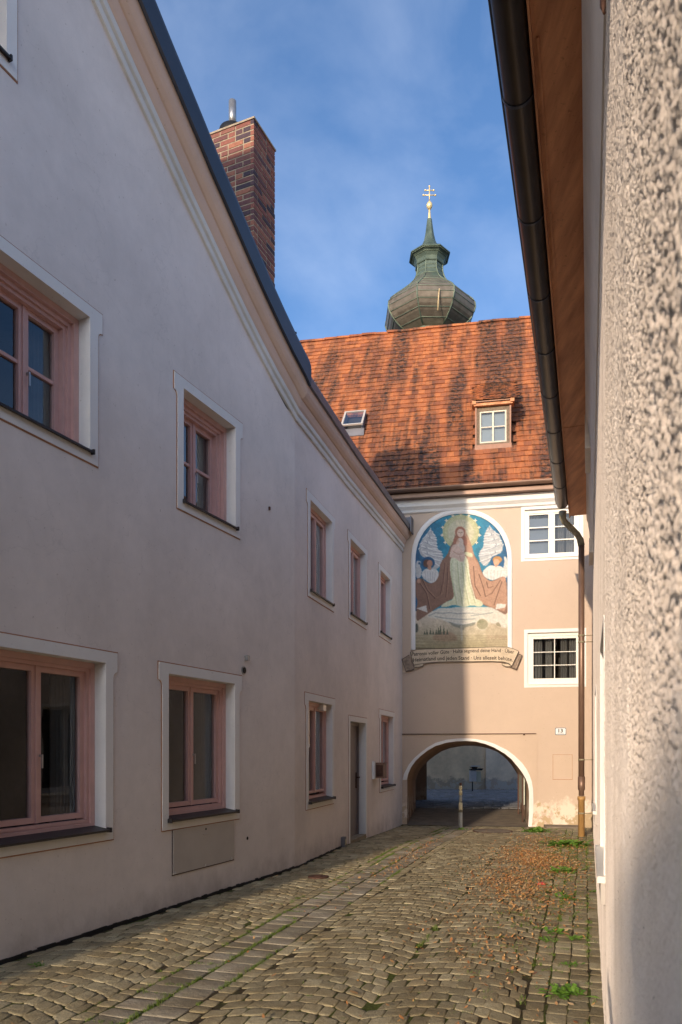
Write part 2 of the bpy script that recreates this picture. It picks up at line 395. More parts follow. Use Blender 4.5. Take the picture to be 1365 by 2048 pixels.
def window(fr, s0, s1, z0, z1, style, ears=True, parent=left, wood='pinkwood', tw=.10):
    w = s1-s0; h = z1-z0
    upper = z0 > 3
    # pink wood casing + sashes (frame mesh is the window part)
    mb = MB(fr); e = .0015
    c1 = (.11, .05) if fr is NEAR else (.09, .03)
    deep = .25 if upper and fr is NEAR else (.19 if fr is NEAR else .125)
    steps = [(.0, c1[0], .055), (.055, c1[0]+.035, .035), (.09, c1[0]+.06, .03)] if (upper and fr is NEAR) else [(.0, c1[0], .05), (.05, c1[0]+.02, .03)]
    def fringe(ins, d0, wd, d1):
        a0, a1, b0, b1 = s0+ins+e, s1-ins-e, z0+ins*.6+e, z1-ins-e
        mb.box(a0, a1, d0, d1, b1-wd, b1); mb.box(a0, a1, d0, d1, b0, b0+wd)
        mb.box(a0, a0+wd, d0, d1, b0+wd, b1-wd); mb.box(a1-wd, a1, d0, d1, b0+wd, b1-wd)
    for ins, d0, wd in steps: fringe(ins, d0, wd, deep+.05+ins*.1)
    ins = steps[-1][0]+steps[-1][2]; a0, a1, b0, b1 = s0+ins, s1-ins, z0+ins*.6, z1-ins
    if not upper: b0 += .05
    ds = deep-.03; sw = .048 if fr is NEAR else .036; mid = (a0+a1)/2
    panes = []
    for k, (p, q) in enumerate(((a0, mid-.002), (mid+.002, a1))):
        mb.box(p, q, ds, deep+.02, b1-sw, b1-e); mb.box(p, q, ds, deep+.02, b0+e, b0+sw)
        mb.box(p, p+sw, ds, deep+.02, b0+sw, b1-sw); mb.box(q-sw, q, ds, deep+.02, b0+sw, b1-sw)
        if style == 'cross':
            zc = (b0+b1)/2; mb.box(p+sw, q-sw, ds+.008, deep+.012, zc-.014, zc+.014)
        panes.append((p+sw-.004, q-sw+.004, b0+sw-.004, b1-sw+.004))
    mb.box(mid-.016, mid+.016, ds-.012, ds-.001, b0, b1)
    if not upper and fr is NEAR:   # weather bar
        mb.box(a0-.01, a1+.01, ds-.03, ds+.02, b0-.045, b0-.012)
    f = build('window', mb, M[wood], parent)
    mh_ = MB(fr); hz_ = b0+(b1-b0)*.42; mh_.box(mid+.02, mid+.034, ds-.03, ds-.001, hz_, hz_+.02); mh_.box(mid+.02, mid+.034, ds-.042, ds-.0305, hz_-.09, hz_+.02)
    if fr is NEAR: build('handle', mh_, M['steel'], f)
    mb = MB(fr)
    for p, q, zb, zt in panes: mb.face([(p, deep, zb), (q, deep, zb), (q, deep, zt), (p, deep, zt)])
    build('pane', mb, M['glass'], f)
    # surround with reveal and ears
    mb = MB(fr); D = .012; ea = .055 if ears else 0; eh = .17
    cur = [(ea*(1-math.sin(k*math.pi/8)), -eh-.055*(1-math.cos(k*math.pi/8))) for k in range(5)]
    def outline(o):
        pts = []
        R_ = s1+tw+o; L_ = s0-tw-o; T_ = z1+tw+o; B_ = z0-tw-o
        right = [(R_+ea, T_)]+[(R_+x, z1+tw+y) for x, y in cur]+[(R_, B_)]
        lft = [(L_-ea, T_)]+[(L_-x, z1+tw+y) for x, y in cur]+[(L_, B_)]
        return right, lft, T_, B_
    def band(o0, o1, d, mbx):
        # o0 None: inner is the opening
        r1, l1, T1, B1 = outline(o1)
        if o0 is None:
            cl = lambda x, z: (min(max(x, s0), s1), min(max(z, z0), z1))
            r0 = [cl(*p) for p in r1]; l0 = [cl(*p) for p in l1]
        else: r0, l0, _, _ = outline(o0)
        for A, B in ((r0, r1), (l0, l1)):
            for i in range(len(A)-1):
                mbx.face([(A[i][0], d, A[i][1]), (B[i][0], d, B[i][1]), (B[i+1][0], d, B[i+1][1]), (A[i+1][0], d, A[i+1][1])])
                mbx.face([(B[i][0], d, B[i][1]), (B[i+1][0], d, B[i+1][1]), (B[i+1][0], 0, B[i+1][1]), (B[i][0], 0, B[i][1])])
        for A, B in (((l0[0], r0[0]), (l1[0], r1[0])), ((l0[-1], r0[-1]), (l1[-1], r1[-1]))):
            mbx.face([(A[0][0], d, A[0][1]), (A[1][0], d, A[1][1]), (B[1][0], d, B[1][1]), (B[0][0], d, B[0][1])])
            mbx.face([(B[0][0], d, B[0][1]), (B[1][0], d, B[1][1]), (B[1][0], 0, B[1][1]), (B[0][0], 0, B[0][1])])
    band(None, 0, -D, mb)
    rd = deep+.03
    for q in ([(s0, z0), (s0, z1)], [(s1, z1), (s1, z0)], [(s0, z1), (s1, z1)], [(s1, z0), (s0, z0)]):
        (a, za), (b, zb) = q
        mb.face([(a, -D, za), (b, -D, zb), (b, rd, zb), (a, rd, za)])
    build('surround', mb, M['white_trim'], f, recalc=False)
    mb = MB(fr); band(0, .011, -.005, mb); build('outline', mb, M['trimline'], f, recalc=False)
    # sill
    mb = MB(fr); lo = .045 if upper else .06
    mb.ring([[(s0-.02, -lo, z0-.022), (s0-.02, -lo, z0-.004), (s0-.02, c1[0]+.02, z0+.028), (s0-.02, c1[0]+.02, z0+.012)],
             [(s1+.02, -lo, z0-.022), (s1+.02, -lo, z0-.004), (s1+.02, c1[0]+.02, z0+.028), (s1+.02, c1[0]+.02, z0+.012)]], smooth=False)
    for k in (s0-.022, s1+.006): mb.box(k, k+.016, -lo-.004, -.014, z0-.03, z0+.012)
    build('sill', mb, M['sill'], f)
    # curtain + dark room
    mb = MB(fr)
    def cur_(a, b):
        n = 40
        for i in range(n):
            x0 = a+(b-a)*i/n; x1 = a+(b-a)*(i+1)/n
            y0 = deep+.14+.022*math.sin(i*1.1); y1 = deep+.14+.022*math.sin((i+1)*1.1)
            mb.face([(x0, y0, z0), (x1, y1, z0), (x1, y1, z1), (x0, y0, z1)], True)
    if upper: cur_(s0+w*.70, s1-.02); cur_(s0+.02, s0+w*.2)
    else: cur_(s1-w*.24, s1-.02)
    build('curtain', mb, M['curtain'], f, recalc=False)
    mb = MB(fr); a0, a1, b0, b1 = s0-.0, s1+.0, z0-.0, z1+.0; D0 = deep+.035; D1 = deep+1.3
    mb.face([(a0, D1, b0), (a1, D1, b0), (a1, D1, b1), (a0, D1, b1)])
    for q in ([(a0, b0), (a0, b1)], [(a1, b1), (a1, b0)], [(a0, b1), (a1, b1)], [(a1, b0), (a0, b0)]):
        (a, za), (b, zb) = q; mb.face([(a, D0, za), (b, D0, zb), (b, D1, zb), (a, D1, za)])
    build('room_lining', mb, M['room'], f, recalc=False)
    return f
for w in wins: window(*w)

# door
fr, s0, s1, z0, z1 = door; gz = .03
mb = MB(fr); mb.box(s0+.002, s1-.002, .15, .30, gz-.05, z1-.002)
mb.box(s0+.10, s1-.10, .142, .1495, gz+.15, z1-.25)
mb.box(s0+.002, s0+.05, .12, .1495, gz, z1-.06); mb.box(s1-.05, s1-.002, .12, .1495, gz, z1-.06); mb.box(s0+.002, s1-.002, .12, .1495, z1-.06, z1-.002)
dr = build('door', mb, M['doorgrey'], left)
mb = MB(fr); hx = s1-.16
mb.box(hx-.02, hx+.02, .125, .1415, gz+.88, gz+1.16); mb.box(hx-.012, hx+.012, .08, .1245, gz+1.06, gz+1.085); mb.box(hx-.11, hx+.012, .065, .0795, gz+1.06, gz+1.085)
build('handle', mb, M['iron'], dr)
mb = MB(fr); D = .012; tw = .09
mb.box(s0-tw, s1+tw, -D, -.001, z1, z1+tw); mb.box(s0-tw, s0, -D, -.001, -.3, z1); mb.box(s1, s1+tw, -D, -.001, -.3, z1)
mb.box(s0-.006, s0-.0005, -.001, .30, -.3, z1); mb.box(s1+.0005, s1+.006, -.001, .30, -.3, z1); mb.box(s0, s1, -.001, .30, z1+.0005, z1+.006)
build('surround', mb, M['white_trim'], dr)
mb = MB(fr); mb.box(s0-tw-.011, s0-tw, -.006, -.001, -.3, z1+tw); mb.box(s1+tw, s1+tw+.011, -.006, -.001, -.3, z1+tw); mb.box(s0-tw-.011, s1+tw+.011, -.006, -.001, z1+tw, z1+tw+.011)
build('outline', mb, M['trimline'], dr)
mb = MB(fr); mb.box(s0+.007, s1-.007, -.015, .2, -.1, gz+.035); build('threshold', mb, M['cobble_big'], dr)

# cornice sweep along the verge (near, then far)
def sweep_profile(prof, name, mat, label=None, n0=None, smooth=False, parent=left, jitter=0, taper=None):
    # near path
    mb = MB()
    nearp = [p for p in VERGE if p[0] >= ns(.3)]
    fine = []
    for (a, za), (b, zb) in zip(nearp, nearp[1:]):
        n = max(1, int((b-a)/.35))
        for k in range(n): fine.append((a+(b-a)*k/n, za+(zb-za)*k/n))
    fine.append(nearp[-1])
    # smooth the polyline
    zs = [p[1] for p in fine]
    for _ in range(3): zs = [zs[0]]+[(zs[i-1]+2*zs[i]+zs[i+1])/4 for i in range(1, len(zs)-1)]+[zs[-1]]
    fine = [(p[0], z) for p, z in zip(fine, zs)]
    rings = []
    for i, (s, z) in enumerate(fine):
        a, b = fine[max(0, i-1)], fine[min(len(fine)-1, i+1)]
        dx, dz = b[0]-a[0], b[1]-a[1]; L = math.hypot(dx, dz); nx, nz = -dz/L, dx/L
        if i == len(fine)-1:
            # mitre: point along the bisector of both walls
            r = []
            for o, u in prof:
                p1 = NEAR.P(0, -o, 0); p2 = FAR.P(0, -o, 0)
                q = intersect(p1, NEAR.u, p2, FAR.u); r.append((q[0], q[1], z+u))
            rings.append(r)
        else: rings.append([NEAR.P(s+nx*u, -o, z+nz*u) for o, u in prof])
    nlast = len(rings)
    for s in (1.2, 2.5, 4.5, FEND-.004):
        z = interp(FVERGE, s); rings.append([FAR.P(s, -o, z+u) for o, u in prof])
    if n0 == 'near': rings = rings[:nlast]
    if n0 == 'far': rings = rings[nlast-1:]
    mb.ring(rings, True, True, smooth)
    return build(name, mb, mat, parent, label)
def intersect(p, u, q, v):
    d = u[0]*v[1]-u[1]*v[0]; t = ((q[0]-p[0])*v[1]-(q[1]-p[1])*v[0])/d
    return (p[0]+u[0]*t, p[1]+u[1]*t)
co = sweep_profile([(-.002, -.03), (.028, -.03), (.034, -.012), (.034, .03), (.022, .038), (.022, .05), (.05, .06), (.055, .075), (.055, .125), (-.002, .125)], 'cornice', M['cornice_white'])
sweep_profile([(0, .1255), (.058, .1255), (.075, .15), (.09, .19), (.095, .235), (.115, .24), (.15, .27), (.175, .31), (.185, .36), (.19, .40), (0, .40)], 'moulding', M['cornice_peach'], parent=co)
sweep_profile([(-.05, .4005), (.20, .4005), (.205, .385), (.235, .385), (.24, .60), (.235, .64), (-.05, .66)], 'coping', M['darkmetal'], n0='near')
sweep_profile([(-.05, .4005), (.20, .4005), (.205, .40), (.225, .40), (.23, .50), (.225, .525), (-.05, .54)], 'coping', M['slate'], label='pale weathered grey metal coping of the low part', n0='far')
# metal turned-up end of the coping at the gatehouse
mb = MB(FAR); mb.box(FEND-.30, FEND-.005, -.26, -.235, 6.45, 6.80); mb.box(FEND-.14, FEND-.005, -.234, -.01, 6.665, 6.82)
build('coping_end', mb, M['slate'], left)
# bracket under the coping
mb = MB(NEAR); mb.box(-.42, -.40, -.23, -.1, 6.86, 6.88); build('snow_hook', mb, M['black'], left)
# roof: extruded from verge to the back
def FAR2N(a, d, z):
    x, y, _ = FAR.P(a, d, 0); x -= bendX; y -= bendY
    return (x*NEAR.u[0]+y*NEAR.u[1], x*NEAR.v[0]+y*NEAR.v[1], z)
mb = MB(NEAR)
prev = None
for s, z in VERGE:
    cur = ((s, .02, z+.5), (s, 13, z+.5))
    if prev: mb.face([prev[0], cur[0], cur[1], prev[1]])
    prev = cur
mb.face([FAR2N(-.0, .02, 6.5), FAR2N(FEND-.1, .02, 6.5), FAR2N(FEND-.1, 9, 7.6), (0, 13, 6.5)])
build('roof', mb, M['slate'], left, recalc=False)

# chimney of real bricks: right face parallel to the near wall
CY = 10.4; cxp = (508-CX)/F*CY
CH = Frame(cxp, CY, SN, 1)
c2a, _ = CH.px(550, 300); cw = 1.15; ctop = EYE+(HZ-232)/F*CY; cbot = 6.4
mb = MB(CH); mb.box(.004, c2a-.004, .004, cw-.004, cbot, ctop-.04)
ch = build('chimney', mb, M['mortar'], left)
mb = MB(CH); rr = random.Random(3)
bh, bl, bw = .078, .25, .12; z = cbot; row = 0
while z+bh < ctop:
    zj = z+bh-.019
    def run(L, put, off):
        x = -off
        while x < L-.02:
            ln = bl if rr.random() < .75 else bw
            a, b = max(0, x), min(L, x+ln)
            if b-a > .03: put(a, b-.018 if b < L else b)
            x += ln
    j = lambda: rr.uniform(-.004, .001)
    off = 0 if row % 2 else .125
    run(c2a, lambda a, b: mb.box(a+j()*.5, b, j(), .05, z, zj), off)
    run(cw-.055, lambda a, b: mb.box(j(), .05, .055+a, .055+b, z+.0005, zj+.0005), .12 if row % 2 else 0)
    run(cw-.055, lambda a, b: mb.box(c2a-.05, c2a+.002+j(), .055+a, .055+b, z+.0005, zj+.0005), .06)
    mb.box(0, c2a, cw-.05, cw, z, zj)
    z += bh; row += 1
build('brickwork', mb, M['brick'], ch)
mb = MB(CH)
mb.ring([[(-.015, -.015, ctop-.035), (c2a+.015, -.015, ctop-.035), (c2a+.015, cw+.015, ctop-.035), (-.015, cw+.015, ctop-.035)],
         [(-.015, -.015, ctop-.01), (c2a+.015, -.015, ctop-.01), (c2a+.015, cw+.015, ctop-.01), (-.015, cw+.015, ctop-.01)],
         [(.12, .12, ctop+.05), (c2a-.12, .12, ctop+.05), (c2a-.12, cw-.12, ctop+.05), (.12, cw-.12, ctop+.05)]], smooth=False)
build('crown', mb, M['mortar'], ch)
fx, fy, _ = CH.P(c2a*.42, .50, 0)
mb = MB(); mb.lathe((fx, fy, ctop+.03), [(.21, 0), (.21, .05), (.19, .12), (.12, .18), (.07, .20)], 24); build('flue_cowl', mb, M['black'], ch)
mb = MB(); mb.lathe((fx, fy, ctop+.2), [(.055, 0), (.055, .38), (.048, .38), (.048, .1)], 20); build('flue_pipe', mb, M['steel'], ch)

# wall fittings on the left house
a, z = NEAR.px(345, 1662); b, _ = NEAR.px(467, 1640)
mb = MB(NEAR); mb.box(a, b, -.012, -.001, .357, .80); mb.box((a+b)/2-.05, (a+b)/2+.05, -.02, -.0125, .70, .707)
for q in (.03, .5, .95): mb.box(a+(b-a)*q-.012, a+(b-a)*q+.012, -.022, -.0125, .362, .385)
mf = MB(NEAR); mf.box(a-.012, b+.012, -.0045, -.001, .345, .3565); mf.box(a-.010, a-.0005, -.0045, -.001, .357, .80); mf.box(b+.0005, b+.010, -.0045, -.001, .357, .80); mf.box(a-.010, b+.010, -.0045, -.001, .8005, .808)
ap = build('access_panel', mb, M['hatchgrey'], left, label='grey sheet metal hatch under the lower window')
build('panel_frame', mf, M['iron'], ap)
mb = MB(NEAR); mb.ring([[((a+b)/2+.012*math.cos(t*.7854), -.0127-dd, .757+.012*math.sin(t*.7854)) for t in range(8)] for dd in (0, .003)], smooth=False); build('lock', mb, M['black'], ap)
def disk(fr, x, y, r, dep, name, mat, parent=left, inner=None):
    s, z = fr.px(x, y); mb = MB(fr)
    mb.ring([[(s+r*math.cos(t*math.pi/8), dd, z+r*math.sin(t*math.pi/8)) for t in range(16)] for dd in (-.001, -dep)], smooth=False)
    return build(name, mb, mat, parent)
v = disk(NEAR, 487, 1341, .048, .012, 'vent', M['steel']); disk(NEAR, 487, 1341, .036, .018, 'vent_opening', M['black'], v)
disk(NEAR, 495, 1677, .02, .004, 'pipe_hole', M['black'])
mb = MB(NEAR); s, z = NEAR.px(491, 1320); mb.box(s-.02, s+.02, -.05, -.001, z-.01, z+.05); mb.tube([NEAR.P(s, -.04, z)]*1+[NEAR.P(s, -.04, z)], .01) if False else None
build('sensor', mb, M['steel'], left)
mb = MB(NEAR); s, z = NEAR.px(538, 1017); mb.box(s-.012, s+.012, -.02, -.001, z-.02, z+.02); build('wall_hook', mb, M['iron'], left)
mb = MB(FAR); s, z = FAR.px(650, 1418); mb.box(s, s+.14, .02, .12, 2.19, 2.28); build('motion_sensor', mb, M['enamel'], left)
mb = MB(FAR); s, z = FAR.px(684, 1690); mb.box(s-.05, s+.06, -.06, -.001, -.02, .19); jb = build('junction_box', mb, M['slate'], left)
mb = MB(FAR); mb.box(s-.0, s+.04, -.068, -.061, .06, .15); build('box_tag', mb, M['yellow'], jb)
# black tar line along the wall foot
mb = MB(NEAR); rr = random.Random(5); q = ns(3)
while q < -.02:
    ln = rr.uniform(.04, .09); gy = g(NEAR.P(q, 0, 0)[1]); mb.box(q, min(q+ln, -.001), -.012-rr.uniform(0, .006), -.001, -.1, gy+.022+rr.uniform(0, .014)); q += ln
mb2 = MB(FAR); q = .001
while q < da-.25:
    ln = rr.uniform(.05, .1); gy = g(FAR.P(q, 0, 0)[1]); mb2.box(q, q+ln, -.01-rr.uniform(0, .006), -.001, -.1, gy+.014+rr.uniform(0, .014)); q += ln
k = len(mb.v); mb.v += mb2.v; mb.f += [[i+k for i in f] for f in mb2.f]; mb.sm += mb2.sm
build('base_seal', mb, M['black'], left)

# letterbox: own thing
s, z = FAR.px(755, 1540); base = FAR.P(s, 0, 1.04)
lb = thing('letterbox', 'brown metal letterbox mounted beside the grey door, left of the small lower window', 'letterbox', base)
s = FAR.px(746, 1500)[0]
mb = MB(FAR); mb.box(s+.08, s+.30, -.20, -.03, 1.06, 1.34); mb.box(s+.07, s+.31, -.22, -.02, 1.3405, 1.355); build('box', mb, M['brown_pipe'], lb)
mb = MB(FAR); mb.box(s+.078-.006, s+.0795, -.18, -.05, 1.09, 1.31); build('flap', mb, M['iron'], lb)
mb = MB(FAR); mb.box(s-.06, s+.03, -.05, -.001, 1.05, 1.38); build('name_panel', mb, M['enamel'], lb)

# ================================================================= GATEHOUSE
gate = thing('gatehouse', 'peach plastered gatehouse with arched passage, religious wall painting and red tiled roof', 'building', (1.39, 17, 0))
ARCH = [(815, 1654), (815, 1600), (814.5, 1560), (819, 1541), (829, 1525), (841.5, 1513), (856, 1501), (872, 1492), (893, 1485.5), (915, 1482.5), (935, 1482), (952, 1483), (971, 1487.5), (989, 1495), (1011, 1507.7), (1024, 1519), (1035, 1532), (1045, 1545), (1052, 1557), (1057, 1570), (1058.5, 1581.5), (1058.8, 1615), (1057, 1656)]
archp = [FAC.px(*p) for p in ARCH]
sL = archp[1][0]; 
ap_ = [(archp[2][0], archp[2][1])]+archp[3:20]
sR = archp[20][0]
botpts = [(-12, -.4), (sL-.0001, -.4), (sL, archp[2][1])]+[p for p in archp[3:20]]+[(sR, archp[20][1]), (sR+.0001, -.4), (30, -.4)]
botpts = sorted(botpts)
# facade windows
w1 = (*sp(FAC, 1050, 1160), FAC.px(1100, 1114)[1], FAC.px(1100, 1017)[1])
w2 = (*sp(FAC, 1056, 1166), FAC.px(1100, 1368)[1], FAC.px(1100, 1265)[1])
wtop = 7.35
mb = MB(FAC)
wall(mb, -9, 9, [(-9, wtop), (9, wtop)], botpts, [(w1[0], w1[1], w1[2], w1[3]), (w2[0], w2[1], w2[2], w2[3])])
for s in (-9, 9): mb.face([(s, 0, -.4), (s, 5.6, -.4), (s, 5.6, 12.3), (s, 4.6, 13.2), (s, 0, wtop)])
for s0_, s1_, z_ in ((-9, sL, -.4), (sR+.6, 9, -.4), (sL, sR+.6, 2.6)): mb.face([(s0_, 5.6, z_), (s1_, 5.6, z_), (s1_, 5.6, 12.3), (s0_, 5.6, 12.3)])
build('wall', mb, M['facade'], gate, recalc=False)
# proud arch surround slab
lim = FAC.px(1075, 1468); D = .02
mb = MB(FAC)
bp = [(x, z) for x, z in botpts]
wall(mb, .0, lim[0], [(0, lim[1]), (lim[0], lim[1])], bp, [], d=-D)
mb.face([(lim[0], -D, -.4), (lim[0], 0, -.4), (lim[0], 0, lim[1]), (lim[0], -D, lim[1])])
mb.face([(0, -D, lim[1]), (lim[0], -D, lim[1]), (lim[0], 0, lim[1]), (0, 0, lim[1])])
sur = build('arch_surround', mb, M['surround'], gate, recalc=False)
mb = MB(FAC); mb.box(.0, lim[0]-.02, -.045, -.0205, lim[1]-.005, lim[1]+.012); mb.box(lim[0]-.30, lim[0]-.26, -.05, -.0205, lim[1]-.03, lim[1]+.0)
build('conduit', mb, M['iron'], gate)
# white arch band
OUT = [(806, 1560), (809, 1548), (819, 1529), (830, 1516), (841.5, 1506), (856, 1495), (872, 1486), (893, 1480), (915, 1477.5), (935, 1477), (952, 1478.5), (971, 1482), (989, 1487.7), (1014, 1500), (1030, 1512), (1044.6, 1526), (1054, 1539), (1060, 1551), (1064, 1563), (1066.5, 1578), (1067.5, 1600), (1067, 1625), (1064, 1656)]
INN = [(814.5, 1560), (817, 1549), (823, 1535), (832, 1522), (841.5, 1513), (856, 1501.5), (872, 1492.3), (893, 1486), (915, 1482.8), (935, 1482.3), (952, 1483.3), (971, 1488), (989, 1495.2), (1011, 1508), (1024, 1519), (1035, 1532), (1045, 1545), (1052, 1557), (1056.5, 1569), (1058.5, 1582), (1058.9, 1600), (1058.8, 1625), (1057, 1656)]
mb = MB(FAC)
O_ = [FAC.px(*p) for p in OUT]; I_ = [FAC.px(*p) for p in INN]
mb.ring([[(o[0], -.021, o[1]), (o[0], -.045, o[1]), (i[0]-.002, -.045, i[1]+.0), (i[0], -.021, i[1])] for o, i in zip(O_, I_)], smooth=False)
build('arch_band', mb, M['white_trim'], gate)
# vault, lofted from front arch to back arch
DEP = 2.85
BACK = [(832, 1626), (832, 1600), (832, 1562), (836, 1549), (845, 1535), (856, 1523), (870, 1512), (884, 1503), (900, 1497), (915, 1494), (930, 1492), (947, 1492), (965, 1494), (980, 1498), (995, 1504), (1005, 1511), (1015, 1520), (1024, 1531), (1032, 1543), (1038, 1553), (1041, 1565), (1041, 1600), (1041, 1626)]
bk = [FAC.px(x, y, DEP) for x, y in BACK]
mb = MB(FAC)
r0 = [(p[0], -.02, p[1] if 0 < i < 22 else -.4) for i, p in enumerate(archp)]
r1 = [(p[0], DEP, p[1] if 0 < i < 22 else -.4) for i, p in enumerate(bk)]
ids0 = [mb.pt(*p) for p in r0]; ids1 = [mb.pt(*p) for p in r1]
for k in range(22): mb.idx([ids0[k], ids0[k+1], ids1[k+1], ids1[k]], 2 < k < 20)
# wider rear hall behind the vault
bl_, br_ = bk[0][0], bk[22][0]
for k in range(22):
    a, b = bk[k], bk[k+1]
    za = a[1] if 0 < k else -.4; zb = b[1] if k+1 < 22 else -.4
    if abs(a[0]-b[0]) > 1e-4: mb.face([(a[0], DEP, za), (b[0], DEP, zb), (b[0], DEP, 2.8), (a[0], DEP, 2.8)])
mb.face([(bl_-2.5, DEP, -.4), (bl_, DEP, -.4), (bl_, DEP, 2.8), (bl_-2.5, DEP, 2.8)]); mb.face([(br_, DEP, -.4), (br_+2, DEP, -.4), (br_+2, DEP, 2.8), (br_, DEP, 2.8)])
mb.face([(bl_-2.5, DEP, 2.6), (br_+2, DEP, 2.6), (br_+2, 5.6, 2.6), (bl_-2.5, 5.6, 2.6)])
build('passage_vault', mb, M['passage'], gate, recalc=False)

# facade cornice + gutter + roof
EO = .30
ez = 7.39   # eave height of tiles
mb = MB(FAC); mb.ring([[(s, 0, 6.93), (s, -.05, 6.95), (s, -.07, 7.0), (s, -.14, 7.06), (s, -.15, 7.2), (s, 0, 7.2)] for s in (-9, 9)], smooth=False)
build('cornice', mb, M['white_trim'], gate)
mb = MB(FAC); mb.ring([[(s, .0, 7.2005), (s, -EO-.02, 7.2005), (s, -EO-.02, 7.34), (s, .0, 7.50)] for s in (-9, 9)], smooth=False)
build('eave_board', mb, M['brown_pipe'], gate)
mb = MB(FAC); n = 9; ro, ri = .075, .068
def halfring(c_o, c_z, s, r_, m=10): return [(s, -(c_o)+r_*math.cos(math.pi+math.pi*k/m), c_z+r_*math.sin(math.pi+math.pi*k/m)) for k in range(m+1)]
gr = [halfring(EO+.09, 7.37, s, ro)+halfring(EO+.09, 7.37, s, ri)[::-1] for s in (-9, 9)]
mb.ring(gr, smooth=False); build('gutter', mb, M['brown_pipe'], gate)
PT = R(52.0); tp = math.tan(PT); DR = 4.66+EO
def tiles(mb, s0, s1, zfun, slope_len, P0, pitch, tw=.165, ex=.215, skip=None, rr=random.Random(2), lift=.036):
    cp, sp_ = math.cos(pitch), math.sin(pitch)
    rows = int(slope_len/ex)
    for r_ in range(rows+1):
        x = s0+(tw/2 if r_ % 2 else 0)
        wavy = .012*math.sin(r_*.9)
        while x < s1:
            a, b = x+.002, x+tw-.002
            q0 = r_*ex-.012+rr.uniform(-.008, .008)+wavy*math.sin(x*1.7); q1 = min(q0+ex+.09, slope_len+.02)
            hb = lift+rr.uniform(-.006, .008); ht = .004; th = .020; tl = rr.uniform(-.006, .006)
            def pp(s, q, h): return (s, P0[0]+q*cp-h*sp_, P0[1]+q*sp_+h*cp)
            if not (skip and skip((a+b)/2, q0+ex*.5)):
                i = [mb.pt(*pp(a, q0, hb+tl)), mb.pt(*pp(b, q0, hb-tl)), mb.pt(*pp(b, q1, ht)), mb.pt(*pp(a, q1, ht)),
                     mb.pt(*pp(a, q0, hb+tl-th)), mb.pt(*pp(b, q0, hb-tl-th)), mb.pt(*pp(b, q1, ht-th)), mb.pt(*pp(a, q1, ht-th))]
                for f in ((0, 1, 2, 3), (4, 5, 1, 0), (1, 5, 6, 2), (0, 3, 7, 4)): mb.idx([i[k] for k in f])
            x += tw
P0 = (-EO-.06, ez-.06*tp)
SL = DR/math.cos(PT)
def roofpx(x, y):
    # pixel on the tiled plane -> (s, q)
    m = (x-CX)/F; n_ = (HZ-y)/F
    # world = FAC.P(s, P0y + q cos, P0z + q sin)
    import numpy as _n
    ux, uy = FAC.u; vx, vy = FAC.v; ox = FAC.o[0]+P0[0]*vx; oy = FAC.o[1]+P0[0]*vy
    c_, s_ = math.cos(PT), math.sin(PT)
    A = _n.array([[ux-m*uy, c_*(vx-m*vy)], [-n_*uy, s_-n_*c_*vy]]); B = _n.array([m*oy-ox, n_*oy-(P0[1]-EYE)])
    return _n.linalg.solve(A, B)
dl = roofpx(951, 895); dr_ = roofpx(1023, 893); sk = roofpx(686, 868); sk2 = roofpx(727, 868)
DW0, DW1, DQ = dl[0], dr_[0], (dl[1]+dr_[1])/2
KW0, KW1, KQ = sk[0], sk2[0], (sk[1]+sk2[1])/2
def skip(s, q):
    return (DW0-.04 < s < DW1+.04 and DQ < q < DQ+1.25) or (KW0 < s < KW1 and KQ < q < KQ+.8)
mb = MB(FAC); tiles(mb, -7.6, 7.2, None, SL, P0, PT, skip=skip)
rf = build('roof', mb, M['tile'], gate, recalc=False)
mb = MB(FAC)
cp, s_ = math.cos(PT), math.sin(PT)
mb.face([(-9, P0[0]+.03, P0[1]-.02), (9, P0[0]+.03, P0[1]-.02), (9, P0[0]+SL*cp+.02, P0[1]+SL*s_-.02), (-9, P0[0]+SL*cp+.02, P0[1]+SL*s_-.02)])
mb.face([(-9, P0[0]+SL*cp+.02, P0[1]+SL*s_-.02), (9, P0[0]+SL*cp+.02, P0[1]+SL*s_-.02), (9, P0[0]+SL*cp+1.3, P0[1]+SL*s_-1.2), (-9, P0[0]+SL*cp+1.3, P0[1]+SL*s_-1.2)])
build('roof_boarding', mb, M['iron'], rf, recalc=False)
mb = MB(FAC); x = -7.6; rr = random.Random(8); ry, rz = P0[0]+SL*cp, P0[1]+SL*s_
while x < 7.2:
    dz = rr.uniform(-.012, .015); t_ = rr.uniform(-.01, .01)
    mb.ring([[(x+q_*.40, ry+rad*math.cos(math.pi*k/8), rz-.05+dz+t_*q_+rad*.9*math.sin(math.pi*k/8)) for k in range(9)] for q_, rad in ((0, .12), (1, .105))], closed=True, smooth=False)
    x += .37
build('ridge_tiles', mb, M['tile'], rf)

# dormer
def RP(s, q, h=0): return (s, P0[0]+q*cp-h*s_, P0[1]+q*s_+h*cp)
mid = (DW0+DW1)/2; hw = (DW1-DW0)/2
b0 = RP(mid, DQ-.02, .03); fy_ = b0[1]; fz = b0[2]; H = .98
mb = MB(FAC)
mb.box(DW0, DW0+.035, fy_-.0, fy_+.9, fz, fz+H-.05); mb.box(DW1-.035, DW1, fy_-.0, fy_+.9, fz, fz+H-.05)
mb.box(DW0-.01, DW1+.01, fy_-.03, fy_+.05, fz-.10, fz+.04)
dm = build('dormer', mb, M['dorm_peach'], rf)
mb = MB(FAC)
mb.box(DW0+.036, DW0+.10, fy_+.03, fy_+.10, fz+.041, fz+H-.06); mb.box(DW1-.10, DW1-.036, fy_+.03, fy_+.10, fz+.041, fz+H-.06)
mb.box(DW0+.10, DW1-.10, fy_+.03, fy_+.10, fz+.041, fz+.10); mb.box(DW0+.10, DW1-.10, fy_+.03, fy_+.10, fz+H-.14, fz+H-.06)
build('casing', mb, M['old_wood'], dm)
